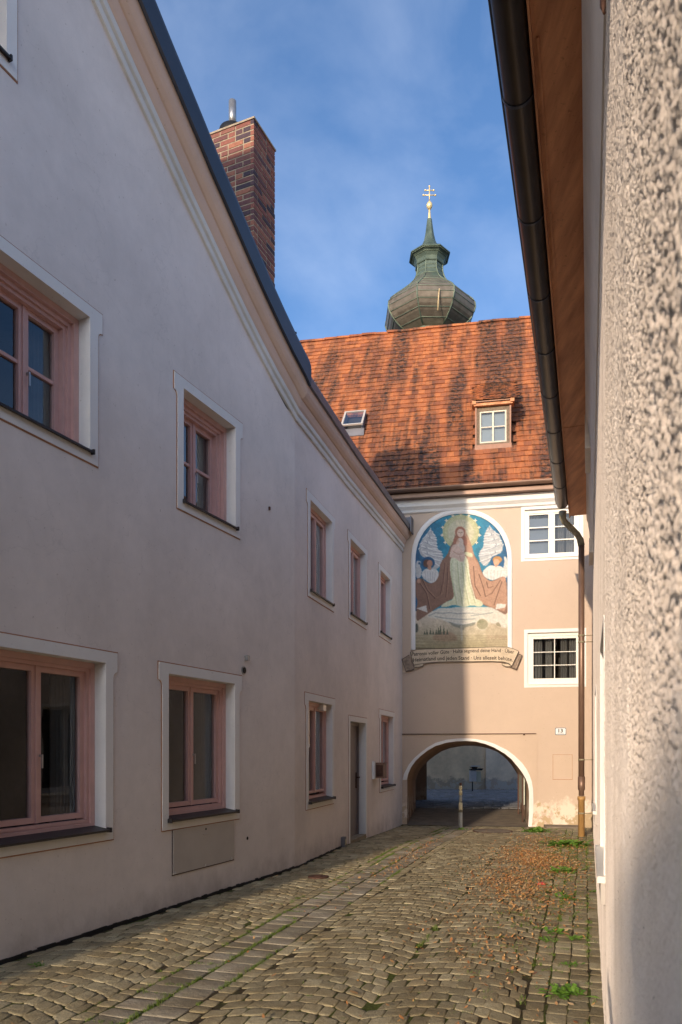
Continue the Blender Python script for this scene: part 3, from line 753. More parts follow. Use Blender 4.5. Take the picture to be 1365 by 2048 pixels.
mb = MB(FAC); a0, a1, b0_, b1_ = DW0+.102, DW1-.102, fz+.102, fz+H-.142
mb.box(a0, a1, fy_+.045, fy_+.08, b0_, b0_+.035); mb.box(a0, a1, fy_+.045, fy_+.08, b1_-.035, b1_); mb.box(a0, a0+.035, fy_+.045, fy_+.08, b0_+.035, b1_-.035); mb.box(a1-.035, a1, fy_+.045, fy_+.08, b0_+.035, b1_-.035)
mb.box((a0+a1)/2-.02, (a0+a1)/2+.02, fy_+.04, fy_+.08, b0_+.035, b1_-.035); mb.box(a0+.035, a1-.035, fy_+.048, fy_+.078, (b0_+b1_)/2-.012, (b0_+b1_)/2+.012)
build('sash', mb, M['sash_cream'], dm)
mb = MB(FAC); mb.face([(a0, fy_+.065, b0_), (a1, fy_+.065, b0_), (a1, fy_+.065, b1_), (a0, fy_+.065, b1_)]); build('dormer_pane', mb, M['glass'], dm)
mb = MB(FAC); mb.face([(DW0+.04, fy_+.12, fz+.05), (DW1-.04, fy_+.12, fz+.05), (DW1-.04, fy_+.12, fz+H-.06), (DW0+.04, fy_+.12, fz+H-.06)]); build('blind', mb, M['dorm_blind'], dm)
mb = MB(FAC); mb.box(DW0-.03, DW1+.03, fy_-.06, fy_+.06, fz+H-.05, fz+H-.0); mb.box(DW0-.03, DW1+.03, fy_-.04, fy_+.04, fz+H+.002, fz+H+.03)
mb.box(DW0-.07, DW0+.02, fy_-.09, fy_+.2, fz+H-.02, fz+H+.06); mb.box(DW1-.02, DW1+.07, fy_-.09, fy_+.2, fz+H-.02, fz+H+.06)
build('hood', mb, M['soffit'], dm)
# shed roof of the dormer
p1 = R(33); L1 = 0
# meet the main roof: z = fz+H+.05+tan(p1)*x ; main plane through RP
y0 = fy_-.10; z0_ = fz+H+.055
mainz = lambda y: P0[1]+(y-P0[0])*tp
x_ = (z0_-mainz(y0))/(tp-math.tan(p1)); L1 = x_/math.cos(p1)
mb = MB(FAC); tiles(mb, DW0-.12, DW1+.10, None, L1, (y0, z0_), p1, tw=.15, ex=.2)
build('shed_tiles', mb, M['tile'], dm, recalc=False)
mb = MB(FAC); mb.ring([[(s, y0+.02, z0_-.03), (s, y0+.02, z0_-.005), (s, y0+x_, z0_+x_*math.tan(p1)), (s, y0+x_, z0_+x_*math.tan(p1)-.4)] for s in (DW0-.02, DW1+.02)], smooth=False); build('cheek_boards', mb, M['dorm_peach'], dm)

# skylight, propped open
mb = MB(FAC)
def KP(s, q, h): return RP(s, KQ+q, h)
for a, b in ((KW0, KW0+.04), (KW1-.04, KW1)): mb.ring([[KP(a, 0, 0), KP(b, 0, 0), KP(b, 0, .13), KP(a, 0, .13)], [KP(a, .8, 0), KP(b, .8, 0), KP(b, .8, .10), KP(a, .8, .10)]], smooth=False)
mb.ring([[KP(KW0-.03, -.16, .02), KP(KW1+.03, -.16, .02), KP(KW1+.03, -.16, .045), KP(KW0-.03, -.16, .045)], [KP(KW0-.03, .02, .06), KP(KW1+.03, .02, .06), KP(KW1+.03, .02, .13), KP(KW0-.03, .02, .13)]], smooth=False)
skl = build('skylight', mb, M['slate'], rf)
mb = MB(FAC)
def tilt(s, q, h): return KP(s, q, .14+(.8-q)*.10+h)
def bar(a, b, q0, q1): mb.ring([[tilt(a, q0, 0), tilt(b, q0, 0), tilt(b, q0, .035), tilt(a, q0, .035)], [tilt(a, q1, 0), tilt(b, q1, 0), tilt(b, q1, .035), tilt(a, q1, .035)]], smooth=False)
bar(KW0-.01, KW1+.01, .0, .05); bar(KW0-.01, KW1+.01, .76, .80); bar(KW0-.01, KW0+.035, .05, .76); bar(KW1-.035, KW1+.01, .05, .76)
build('skylight_frame', mb, M['hatchgrey'], skl)
mb = MB(FAC); mb.face([tilt(KW0+.03, .05, .02), tilt(KW1-.03, .05, .02), tilt(KW1-.03, .76, .02), tilt(KW0+.03, .76, .02)]); build('skylight_pane', mb, M['glass'], skl)
mb = MB(FAC); mb.face([KP(KW0, 0, -.02), KP(KW1, 0, -.02), KP(KW1, .8, -.02), KP(KW0, .8, -.02)]); build('shaft', mb, M['room'], skl)

# facade windows
def gwin(w, kind, label):
    s0, s1, z0, z1 = w; tw = .075
    mb = MB(FAC); e = .0015; d0 = .05
    def fr_(a0, a1, b0, b1, wd, d0, d1):
        mb.box(a0, a1, d0, d1, b1-wd, b1); mb.box(a0, a1, d0, d1, b0, b0+wd); mb.box(a0, a0+wd, d0, d1, b0+wd, b1-wd); mb.box(a1-wd, a1, d0, d1, b0+wd, b1-wd)
    fr_(s0+e, s1-e, z0+e, z1-e, .07, d0, .14)
    panes = []
    if kind == 'two':
        m_ = (s0+s1)/2
        mb.box(m_-.035, m_+.035, d0+.005, .14, z0+.07, z1-.07)
        for a, b in ((s0+.07, m_-.035), (m_+.035, s1-.07)):
            fr_(a+e, b-e, z0+.07+e, z1-.07-e, .03, .07, .12)
            for q in (1/3, 2/3):
                zc = z0+.10+(z1-z0-.2)*q; mb.box(a+.03, b-.03, .06, .11, zc-.012, zc+.012)
            panes.append((a+.025, b-.025))
    else:
        fr_(s0+.07+e, s1-.07-e, z0+.07+e, z1-.07-e, .055, .062, .13)
        a, b = s0+.125, s1-.125; m_ = (a+b)/2
        mb.box(m_-.009, m_+.009, .085, .1, z0+.126, z1-.126)
        for q in (1/3, 2/3):
            zc = z0+.126+(z1-z0-.252)*q; mb.box(a+.001, m_-.009, .086, .1, zc-.008, zc+.008); mb.box(m_+.009, b-.001, .086, .1, zc-.008, zc+.008)
        panes.append((a-.003, b+.003))
    o = build('window', mb, M['whitewood'], gate, label)
    mb = MB(FAC)
    for a, b in panes: mb.face([(a, .105, z0+.09), (b, .105, z0+.09), (b, .105, z1-.09), (a, .105, z1-.09)])
    build('pane', mb, M['glass'], o)
    mb = MB(FAC); mb.box(s0-tw, s1+tw, -.012, -.001, z1, z1+tw); mb.box(s0-tw, s1+tw, -.012, -.001, z0-tw, z0); mb.box(s0-tw, s0, -.012, -.001, z0, z1); mb.box(s1, s1+tw, -.012, -.001, z0, z1)
    for q in ([(s0, z0), (s0, z1)], [(s1, z1), (s1, z0)], [(s0, z1), (s1, z1)], [(s1, z0), (s0, z0)]):
        (a, za), (b, zb) = q; mb.face([(a, -.012, za), (b, -.012, zb), (b, .15, zb), (a, .15, za)])
    build('surround', mb, M['white_trim'], o, recalc=False)
    mb = MB(FAC); mb.box(s0-.01, s1+.01, -.035, .049, z0-.016, z0-.0005); build('sill', mb, M['whitewood'], o)
    mb = MB(FAC)
    for a, b, f_ in ((s0+.1, s0+(s1-s0)*.28, .03), (s0+(s1-s0)*.34, s0+(s1-s0)*.46, .015), (s0+(s1-s0)*.62, s1-.3, .03), (s1-.26, s1-.1, .02)):
        n = 24
        for i in range(n):
            x0 = a+(b-a)*i/n; x1 = a+(b-a)*(i+1)/n
            mb.face([(x0, .22+f_*math.sin(i*.9), z0), (x1, .22+f_*math.sin((i+1)*.9), z0), (x1, .22+f_*math.sin((i+1)*.9), z1), (x0, .22+f_*math.sin(i*.9), z1)], True)
    build('curtain', mb, M['curtain'], o, recalc=False)
    if kind == 'two':
        mb = MB(FAC); mb.face([(s0+.08, .16, z0), ((s0+s1)/2-.04, .16, z0), ((s0+s1)/2-.04, .16, z1-.16), (s0+.08, .16, z1-.16)]); build('blind', mb, M['blind'], o)
    mb = MB(FAC); a0, a1, b0, b1 = s0, s1, z0, z1; D0, D1 = .152, 1.2
    mb.face([(a0, D1, b0), (a1, D1, b0), (a1, D1, b1), (a0, D1, b1)])
    for q in ([(a0, b0), (a0, b1)], [(a1, b1), (a1, b0)], [(a0, b1), (a1, b1)], [(a1, b0), (a0, b0)]):
        (a, za), (b, zb) = q; mb.face([(a, D0, za), (b, D0, zb), (b, D1, zb), (a, D1, za)])
    build('room_lining', mb, M['room'], o, recalc=False)
gwin(w1, 'two', 'upper white window of two casements'); gwin(w2, 'six', 'lower white window of six small panes')

# mural niche frame
def arch_outline(xl, xr, yt, ysp, yb, n=24):
    pts = [(xl, yb)]
    cx_ = (xl+xr)/2; rx = (xr-xl)/2; ry_ = ysp-yt
    for k in range(n+1):
        a = math.pi-math.pi*k/n; c_, s2 = math.cos(a), math.sin(a)
        pts.append((cx_+rx*math.copysign(abs(c_)**.92, c_), ysp-ry_*abs(s2)**.92))
    pts.append((xr, yb)); return pts
Oo = [FAC.px(*p) for p in arch_outline(822.5, 1025.5, 1018, 1122, 1300)]
Ii = [FAC.px(*p) for p in arch_outline(831.5, 1016, 1028, 1124, 1300)]
mb = MB(FAC); mb.ring([[(o[0], -.001, o[1]), (o[0]+(i[0]-o[0])*.15, -.035, o[1]+(i[1]-o[1])*.15), (o[0]+(i[0]-o[0])*.6, -.045, o[1]+(i[1]-o[1])*.6), (i[0], -.03, i[1]), (i[0], -.001, i[1])] for o, i in zip(Oo, Ii)], smooth=False)
nf = build('mural_frame', mb, M['white_trim'], gate)

# the painting: colours per vertex on a fine grid
X0, X1, Y0, Y1 = 66, 1284, 112, 1880
st = 6.0
gx = np.arange(X0, X1+st, st); gy = np.arange(Y0, Y1+st, st)
GX, GY = np.meshgrid(gx, gy); H_, W_ = GX.shape
img = np.zeros((H_, W_, 3))
S = lambda r, g_, b: np.array([r, g_, b])/255.
def inside(poly):
    x, y = GX, GY; c = np.zeros(x.shape, bool); n = len(poly)
    for i in range(n):
        x1, y1 = poly[i]; x2, y2 = poly[(i+1) % n]
        if y1 == y2: continue
        k = ((y1 > y) != (y2 > y)) & (x < (x2-x1)*(y-y1)/(y2-y1)+x1); c ^= k
    return c
def soft(mask, n=1):
    m = mask.astype(float)
    for _ in range(n):
        p = np.pad(m, 1, 'edge'); m = (p[:-2, 1:-1]+p[2:, 1:-1]+p[1:-1, :-2]+p[1:-1, 2:]+2*m)/6
    return m
def smooth_poly(p, it=2):
    for _ in range(it):
        q = []
        for i in range(len(p)):
            a, b = p[i], p[(i+1) % len(p)]
            q += [(a[0]*.75+b[0]*.25, a[1]*.75+b[1]*.25), (a[0]*.25+b[0]*.75, a[1]*.25+b[1]*.75)]
        p = q
    return p
def fillp(poly, c, al=1.0, sm=2, blur=1):
    global img
    m = soft(inside(smooth_poly(poly, sm) if sm else poly), blur)[..., None]*al
    img = img*(1-m)+np.array(c)*m
def ell(cx, cy, rx, ry, c, al=1.0, blur=1):
    global img
    m = soft(((GX-cx)/rx)**2+((GY-cy)/ry)**2 < 1, blur)[..., None]*al; img = img*(1-m)+np.array(c)*m
def stroke(pts, w, c, al=.7):
    global img
    d = np.full(GX.shape, 1e9)
    for (x1, y1), (x2, y2) in zip(pts, pts[1:]):
        L = (x2-x1)**2+(y2-y1)**2+1e-6; t_ = np.clip(((GX-x1)*(x2-x1)+(GY-y1)*(y2-y1))/L, 0, 1)
        d = np.minimum(d, np.hypot(GX-x1-t_*(x2-x1), GY-y1-t_*(y2-y1)))
    m = np.clip(1-(d-w*.5)/6, 0, 1)[..., None]*al; img = img*(1-m)+np.array(c)*m
def vnoise(x, y, seed=0):
    xi = np.floor(x).astype(int); yi = np.floor(y).astype(int); fx_ = x-xi; fy2 = y-yi
    tb = np.random.default_rng(seed).random((64, 64))
    u = fx_*fx_*(3-2*fx_); v = fy2*fy2*(3-2*fy2)
    a = tb[yi % 64, xi % 64]; b = tb[yi % 64, (xi+1) % 64]; c = tb[(yi+1) % 64, xi % 64]; d = tb[(yi+1) % 64, (xi+1) % 64]
    return (a*(1-u)+b*u)*(1-v)+(c*(1-u)+d*u)*v
nz = vnoise(GX/90, GY/90, 1)*.6+vnoise(GX/30, GY/30, 2)*.4
e = np.clip(np.abs(GX-672)/600, 0, 1)[..., None]**1.5
img[:] = S(38, 150, 176)*(1-e)+S(44, 104, 150)*e
img *= (.88+.24*nz)[..., None]
# landscape ground
low = GY > 1380
k = np.clip((GY-1380)/470, 0, 1)[..., None]
land = S(236, 220, 200)*(1-k)+S(186, 172, 132)*k
img = np.where(low[..., None], land*(.9+.2*nz)[..., None], img)
ell(665, 355, 238, 228, S(196, 196, 146)); 
for i in range(60):
    a = i*math.pi/30; stroke([(665+60*math.cos(a), 355+60*math.sin(a)), (665+205*math.cos(a), 355+205*math.sin(a))], 3, S(238, 228, 200), .35)
ell(665, 355, 170, 165, S(226, 216, 188), .55, 6)
for i in range(12):
    a = -math.pi/2+(i-.0)*2*math.pi/14.5 if i < 7 else -math.pi/2-(i-6)*2*math.pi/14.5
    x, y = 665+246*math.cos(a), 355+236*math.sin(a)
    fillp([(x, y-26), (x+8, y-8), (x+26, y), (x+8, y+8), (x, y+26), (x-8, y+8), (x-26, y), (x-8, y-8)], S(246, 232, 200), 1, 0, 0)
for dx in (-52, -28, 0, 28, 52): stroke([(655+dx*.7, 262), (655+dx, 205-10*(dx == 0))], 7, S(244, 228, 190), .9)
wl = [(270, 300), (330, 395), (352, 450), (352, 500), (358, 570), (412, 605), (432, 680), (425, 745), (395, 800), (330, 850), (270, 860), (300, 700), (215, 690), (150, 670), (118, 575), (135, 505), (170, 440), (215, 395)]
fillp(wl, S(196, 196, 196), 1, 1)
def wing(spine, tips):
    n = len(tips)
    for k_ in range(n):
        a = spine[min(int(k_*len(spine)/n), len(spine)-1)]; tx, ty = tips[k_]
        mx2, my2 = (a[0]*.45+tx*.55), (a[1]*.45+ty*.55)+10
        stroke([(a[0], a[1]+9), (mx2, my2+9), (tx, ty+8)], 3, S(116, 126, 142), .65)
        stroke([a, (mx2, my2), (tx, ty)], 10, S(240, 238, 232), .8)
    for k_ in range(len(spine)-1): stroke([spine[k_], spine[k_+1]], 9, S(222, 220, 214), .8)
    for k_ in range(n):
        a = spine[min(int(k_*len(spine)/n), len(spine)-1)]; tx, ty = tips[k_]
        x_, y_ = a[0]*.72+tx*.28, a[1]*.72+ty*.28+6; stroke([(x_-6, y_-12), (x_+4, y_), (x_-4, y_+12)], 3, S(140, 146, 156), .6)
wing([(268, 330), (228, 400), (188, 465), (155, 535), (152, 600), (205, 655)], [(272, 305), (300, 350), (328, 395), (344, 425), (350, 455), (352, 500), (358, 540), (362, 575), (412, 608), (428, 640), (432, 682), (426, 735), (380, 790)])
wing([(268, 330), (190, 470), (155, 540)], [(215, 392), (172, 442), (136, 508), (118, 572)])
wr = [(1040, 270), (1000, 325), (970, 400), (965, 470), (962, 540), (915, 600), (902, 660), (915, 735), (950, 780), (1000, 800), (1050, 720), (1110, 650), (1200, 625), (1218, 510), (1190, 460), (1165, 385), (1100, 345)]
fillp(wr, S(205, 205, 202), 1, 1)
wing([(1045, 300), (1100, 370), (1150, 430), (1190, 500), (1195, 590), (1130, 640)], [(1040, 275), (1018, 305), (1000, 335), (984, 370), (970, 405), (968, 440), (962, 475), (966, 520), (962, 550), (918, 602), (906, 632), (902, 662), (914, 735), (960, 780)])
wing([(1060, 320), (1150, 440), (1190, 520)], [(1108, 345), (1166, 388), (1192, 465), (1218, 512)])
fillp([(78, 735), (120, 722), (158, 748), (125, 785), (160, 840), (150, 940), (78, 970)], S(206, 206, 204)); ell(128, 760, 17, 17, S(60, 100, 135))
fillp([(1222, 668), (1258, 675), (1280, 760), (1280, 960), (1150, 960), (1190, 860), (1235, 780)], S(226, 222, 214))
ell(240, 755, 86, 80, S(32, 92, 136)); ell(1140, 735, 92, 82, S(40, 104, 150))
# cloak
cl = [(640, 285), (590, 330), (585, 440), (520, 560), (490, 650), (400, 740), (385, 880), (335, 985), (270, 1025), (190, 985), (130, 945), (72, 975), (70, 1150), (105, 1260), (85, 1350), (85, 1520), (150, 1480), (235, 1420), (320, 1360), (450, 1280), (600, 1200), (860, 1240), (960, 1300), (1120, 1370), (1276, 1450), (1270, 1240), (1262, 960), (1200, 920), (1130, 965), (1060, 990), (1000, 960), (940, 880), (900, 740), (830, 640), (810, 540), (770, 440), (725, 330), (690, 285)]
fillp(cl, S(150, 112, 92), 1, 1)  # cloak brown; part of the shadow on its left half is in this colour
fillp([(700, 300), (760, 420), (810, 540), (850, 700), (900, 760), (940, 900), (1000, 965), (1060, 1000), (1130, 975), (1200, 930), (1262, 965), (1270, 1400), (1120, 1350), (960, 1290), (860, 1240), (760, 800), (720, 500)], S(206, 158, 126), .9, 1, 3)
for pts in ([(460, 760), (440, 950), (420, 1150), (330, 1215), (230, 1110), (160, 960)], [(500, 800), (490, 1000), (470, 1200)], [(260, 1350), (220, 1150), (120, 1000)], [(420, 1050), (400, 1170), (320, 1215)],
            [(830, 800), (850, 1050), (920, 1180)], [(900, 900), (960, 1080), (985, 1190), (1070, 1150), (1180, 980)], [(1000, 1000), (1020, 1080), (1080, 1060)], [(1200, 1000), (1130, 1200), (1100, 1300)]):
    stroke(pts, 7, S(92, 62, 52), .6); stroke([(x+12, y-6) for x, y in pts], 6, S(196, 150, 120), .5)
for x, y in ((120, 990), (1222, 965)): ell(x, y, 24, 30, S(214, 160, 128))
fillp([(85, 1345), (215, 1305), (232, 1400)], S(232, 224, 214), 1, 0); fillp([(1130, 1285), (1252, 1290), (1240, 1335), (1118, 1358)], S(240, 232, 220), 1, 0)
# angels
fillp([(165, 855), (235, 820), (285, 850), (350, 828), (385, 900), (355, 965), (330, 1000), (270, 1022), (200, 975), (150, 920)], S(222, 220, 216))
for k_ in range(5): stroke([(200+k_*34, 870), (215+k_*26, 985)], 3, S(150, 152, 160), .5)
ell(222, 760, 46, 52, S(112, 76, 62)); ell(262, 760, 36, 44, S(196, 140, 112)); fillp([(225, 800), (285, 790), (280, 850), (240, 840)], S(200, 146, 118))
fillp([(955, 845), (1060, 775), (1110, 800), (1175, 785), (1250, 850), (1268, 925), (1200, 930), (1090, 985), (1010, 960), (950, 915)], S(240, 234, 224))
for k_ in range(5): stroke([(1010+k_*46, 850), (1020+k_*38, 960)], 3, S(190, 180, 168), .5)
ell(1140, 712, 62, 46, S(206, 150, 84)); ell(1128, 745, 40, 44, S(232, 178, 140)); fillp([(1095, 770), (1150, 775), (1120, 815)], S(226, 172, 136))
# gown
GWC = 0
gw = [(528, 690), (600, 640), (720, 645), (768, 740), (778, 900), (800, 1060), (840, 1215), (930, 1245), (962, 1300), (900, 1330), (820, 1300), (700, 1335), (610, 1305), (560, 1300), (470, 1330), (395, 1330), (450, 1270), (580, 1225), (560, 1060), (522, 850)]
fillp(gw, S(228, 228, 190), 1, 1)
for a_, b_ in (((560, 720), (610, 1290)), ((620, 740), (690, 1310)), ((680, 760), (770, 1290)), ((730, 760), (850, 1270)), ((545, 760), (585, 1180))):
    stroke([a_, ((a_[0]+b_[0])/2-14, (a_[1]+b_[1])/2), b_], 8, S(176, 186, 140), .55); stroke([(a_[0]+16, a_[1]), ((a_[0]+b_[0])/2+4, (a_[1]+b_[1])/2), (b_[0]+16, b_[1])], 8, S(246, 244, 218), .6)
fillp([(590, 430), (705, 425), (722, 640), (600, 660)], S(228, 206, 188), 1, 1)
fillp([(700, 612), (800, 618), (826, 650), (815, 690), (720, 655)], S(218, 216, 172))
fillp([(525, 620), (545, 540), (590, 505), (640, 545), (700, 610), (730, 650), (705, 735), (655, 745), (600, 690), (515, 685)], S(230, 196, 176)); ell(612, 475, 38, 40, S(226, 186, 160)); ell(600, 458, 36, 26, S(196, 150, 118), .6)
stroke([(560, 600), (620, 640), (680, 640)], 4, S(186, 140, 122), .6); stroke([(640, 640), (670, 720)], 4, S(190, 150, 130), .5)
# head
ell(658, 352, 78, 82, S(240, 214, 180), .8, 2); ell(658, 355, 68, 74, S(186, 122, 94)); fillp([(592, 380), (725, 380), (760, 520), (700, 540), (700, 430), (620, 430), (600, 520), (560, 500)], S(180, 118, 92)); ell(660, 365, 44, 54, S(240, 206, 180)); ell(660, 395, 6, 3, S(200, 120, 110))
for dx in (-16, 16): stroke([(660+dx-7, 358), (660+dx+7, 358)], 3, S(130, 95, 84), .7)
stroke([(660, 362), (660, 380)], 2, S(206, 160, 138), .7)
# clouds
fillp([(225, 1455), (300, 1380), (400, 1335), (500, 1345), (620, 1325), (860, 1325), (1050, 1325), (1130, 1365), (1280, 1450), (1280, 1600), (1180, 1590), (1080, 1540), (930, 1475), (860, 1540), (740, 1575), (640, 1585), (560, 1560), (500, 1530), (400, 1480), (260, 1470)], S(232, 226, 210), .97, 1, 2)
for pts in ([(250, 1440), (340, 1400), (430, 1410), (520, 1400), (620, 1415), (760, 1405), (900, 1415)], [(330, 1450), (440, 1470), (560, 1480), (700, 1490), (850, 1480)], [(500, 1520), (600, 1550), (720, 1560), (850, 1530)], [(800, 1440), (950, 1420), (1080, 1400)]):
    stroke(pts, 12, S(150, 160, 158), .6); stroke([(x, y-14) for x, y in pts], 9, S(238, 232, 218), .5)
fillp([(500, 1510), (600, 1560), (720, 1560), (860, 1520), (840, 1570), (720, 1590), (700, 1640), (650, 1600), (560, 1580)], S(134, 138, 124), .8, 1, 2)
stroke([(672, 1580), (680, 1760)], 22, S(206, 200, 180), .8)
ell(945, 1552, 80, 76, S(236, 226, 200)); ell(945, 1552, 72, 68, S(180, 172, 138)); ell(925, 1520, 40, 22, S(150, 150, 112), .6)
fillp([(1020, 1560), (1150, 1530), (1240, 1640), (1280, 1700), (1280, 1880), (1000, 1880), (980, 1640)], S(206, 186, 152), .6, 1, 4)
fillp([(1120, 1540), (1160, 1520), (1200, 1590), (1130, 1570)], S(160, 150, 116), .8)
fillp([(300, 1690), (420, 1640), (560, 1660), (620, 1720), (620, 1780), (300, 1770)], S(176, 134, 106), .55, 1, 4)
for x, h in ((225, 70), (270, 80), (305, 50), (345, 70), (375, 100), (400, 130), (445, 120), (490, 70), (195, 45)):
    fillp([(x, 1680-h), (x+18, 1690), (x-18, 1690)], S(96, 104, 84), .85, 0, 0)
ell(88, 1600, 24, 60, S(70, 78, 72), .8, 2)
for y in range(1700, 1860, 22): stroke([(80, y+12*math.sin(y)), (400, y+10), (800, y-6), (1270, y+8)], 6, S(132, 118, 78), .28)
for x in range(1010, 1260, 46): fillp([(x, 1700), (x+30, 1690), (x+30, 1740), (x, 1750)], S(196, 170, 140), .6, 0)
stroke([(70, 1868), (1280, 1868)], 20, S(112, 96, 66), .5)
img *= (.94+.12*vnoise(GX/14, GY/14, 5))[..., None]
lin = np.where(img <= .04045, img/12.92, ((np.clip(img, 0, 1)+.055)/1.055)**2.4)*.80
_l=lin.mean(-1,keepdims=True); lin=(lin*.9+_l*.1)*.93+.03
# grid mesh clipped to the arch
ax = GX/6.5+820; ay = GY/6.5+1010
cxm = (831.5+1016)/2; rxm = (1016-831.5)/2+2.0
inarch = (ay > 1122) & (ay < 1299.5) | ((np.abs(ax-cxm)/rxm)**2.17+((1124-ay)/97.5)**2.17 < 1) & (ay <= 1124)
vid = np.arange(H_*W_).reshape(H_, W_)
ok = inarch[:-1, :-1] & inarch[1:, :-1] & inarch[:-1, 1:] & inarch[1:, 1:]
mb = MB(FAC)
for j in range(H_):
    for i in range(W_):
        s, z = FAC.px(ax[j, i], ay[j, i]); mb.v.append(FAC.P(s, -.006, z))
js, is_ = np.nonzero(ok)
mb.f = [[int(vid[j, i]), int(vid[j+1, i]), int(vid[j+1, i+1]), int(vid[j, i+1])] for j, i in zip(js, is_)]; mb.sm = [False]*len(mb.f)
t = NT('fresco'); at = t.new('ShaderNodeVertexColor'); at.layer_name = 'Col'
cc = t.mix(.5, at.outputs[0], t.ramp(t.noise(9, 5), [(.3, (.86, .85, .82)), (.6, (1, 1, 1))]), 'MULTIPLY')
M['fresco'] = t.done(cc, .9, t.bump(t.noise(60, 3), .15, .004), 0, .1)
mu = build('mural', mb, M['fresco'], gate, 'arched wall painting of a haloed woman with child and two angels', recalc=False)
ca = mu.data.color_attributes.new('Col', 'FLOAT_COLOR', 'POINT')
ca.data.foreach_set('color', np.concatenate([lin.reshape(-1, 3), np.ones((H_*W_, 1))], 1).astype(np.float32).ravel())

# scroll banner below the mural (coordinates of a 5.46x crop at 800,1285)
def B(x, y, d=0): return FAC.px(800+x/5.46, 1285+y/5.46)
def flat(poly, d, name, mat, parent, thick=.004):
    mb = MB(FAC); p = [B(*q) for q in poly]
    mb.ring([[(a, -d, z) for a, z in p], [(a, -d-thick, z) for a, z in p]], smooth=False); return build(name, mb, mat, parent)
topc = [(120, 112), (180, 82), (300, 76), (500, 72), (700, 66), (900, 58), (1050, 54), (1180, 56), (1240, 72), (1300, 100)]
botc = [(1225, 262), (1190, 232), (1130, 215), (1000, 210), (850, 212), (700, 214), (560, 214), (420, 218), (300, 228), (155, 250)]
ban = flat(topc+botc, .050, 'inscription_scroll', M['scroll'], gate)
for poly in ([(25, 190), (105, 140), (155, 252), (160, 300), (72, 322)], [(1300, 130), (1338, 145), (1275, 300), (1200, 270), (1240, 255)]): flat(poly, .042, 'scroll_end', M['scroll_dark'], ban)
for poly in ([(158, 252), (262, 232), (258, 262), (200, 276), (160, 276)], [(1115, 232), (1180, 235), (1228, 266), (1160, 268), (1120, 250)]): flat(poly, .0545, 'scroll_curl', M['scroll'], ban)
def line(pts, w, d, mat, name='scroll_line'):
    mb = MB(FAC); P_ = [B(*q) for q in pts]
    for (a, za), (b, zb) in zip(P_, P_[1:]):
        L = math.hypot(b-a, zb-za) or 1; nx, nz_ = -(zb-za)/L*w/2, (b-a)/L*w/2
        mb.ring([[(a+nx, -d, za+nz_), (b+nx, -d, zb+nz_), (b-nx, -d, zb-nz_), (a-nx, -d, za-nz_)], [(a+nx, -d-.002, za+nz_), (b+nx, -d-.002, zb+nz_), (b-nx, -d-.002, zb-nz_), (a-nx, -d-.002, za-nz_)]], smooth=False)
    return mb
mbL = line(topc+botc+[topc[0]], .010, .0545, None)
for l in ([(25, 190), (105, 140)], [(25, 190), (72, 322), (160, 300)], [(1338, 145), (1275, 300), (1200, 270)], [(1300, 130), (1338, 145)], [(158, 252), (262, 232), (258, 262), (200, 276), (160, 276), (158, 252)], [(1115, 232), (1120, 250), (1160, 268), (1228, 266), (1180, 235), (1115, 232)]):
    m2 = line(l, .010, .060, None); k = len(mbL.v); mbL.v += m2.v; mbL.f += [[i+k for i in f] for f in m2.f]; mbL.sm += m2.sm
build('scroll_outline', mbL, M['ink'], ban)

def text_obj(body, name, place, mat, parent, size=1.0, bold=.02, condense=1.0, gap=.14):
    """text converted to a mesh whose points are mapped by place(u in 0..1, v in cap heights)"""
    cu = bpy.data.curves.new(name, 'FONT'); cu.body = body; cu.size = 1; cu.offset = bold; cu.extrude = 0; cu.resolution_u = 3
    ob = bpy.data.objects.new(name, cu); col.objects.link(ob)
    bpy.context.view_layer.update()
    dg = bpy.context.evaluated_depsgraph_get(); me = bpy.data.meshes.new_from_object(ob.evaluated_get(dg))
    col.objects.unlink(ob); bpy.data.objects.remove(ob); bpy.data.curves.remove(cu)
    xs = [v.co.x for v in me.vertices]; x0, x1 = min(xs), max(xs)
    b = parent['_b']
    for v in me.vertices:
        p = place((v.co.x-x0)/(x1-x0), v.co.y); v.co = (p[0]-b[0], p[1]-b[1], p[2]-b[2])
    fcs = sorted([(min(xs[k] for k in p.vertices), max(xs[k] for k in p.vertices), tuple(p.vertices)) for p in me.polygons])
    groups = []; cur_end = None
    for a, b2, vv in fcs:
        if cur_end is None or a-cur_end > gap: groups.append([]); cur_end = b2
        groups[-1].append(vv); cur_end = max(cur_end, b2)
    for gf in groups:
        used = sorted({k for f in gf for k in f}); mp_ = {k: i for i, k in enumerate(used)}
        m2 = bpy.data.meshes.new(name); m2.from_pydata([tuple(me.vertices[k].co) for k in used], [], [[mp_[k] for k in f] for f in gf]); m2.materials.append(mat)
        o = bpy.data.objects.new(name, m2); col.objects.link(o); o.parent = parent; o['_b'] = list(b)
    bpy.data.meshes.remove(me)
def along(base, cap, d, fr=FAC):
    def f(u, v):
        x = base[0][0]+(base[-1][0]-base[0][0])*u
        y = interp(base, x)-v*cap/.7
        s, z = B(x, y); return FAC.P(s, -d, z)
    return f
text_obj('Patronin voller G\u00fcte \u00b7 Halte segnend deine Hand \u00b7 \u00dcber', 'painted_word', along([(135, 150), (300, 140), (500, 126), (700, 114), (900, 110), (1050, 108), (1160, 114), (1250, 128)], 38, .0575), M['ink'], ban, bold=.012)
text_obj('Heimatland und jeden Stand \u00b7 Uns allezeit beh\u00fcte.', 'painted_word', along([(150, 216), (300, 202), (500, 194), (700, 192), (900, 190), (1050, 190), (1140, 196), (1235, 212)], 40, .0575), M['ink'], ban, bold=.014)

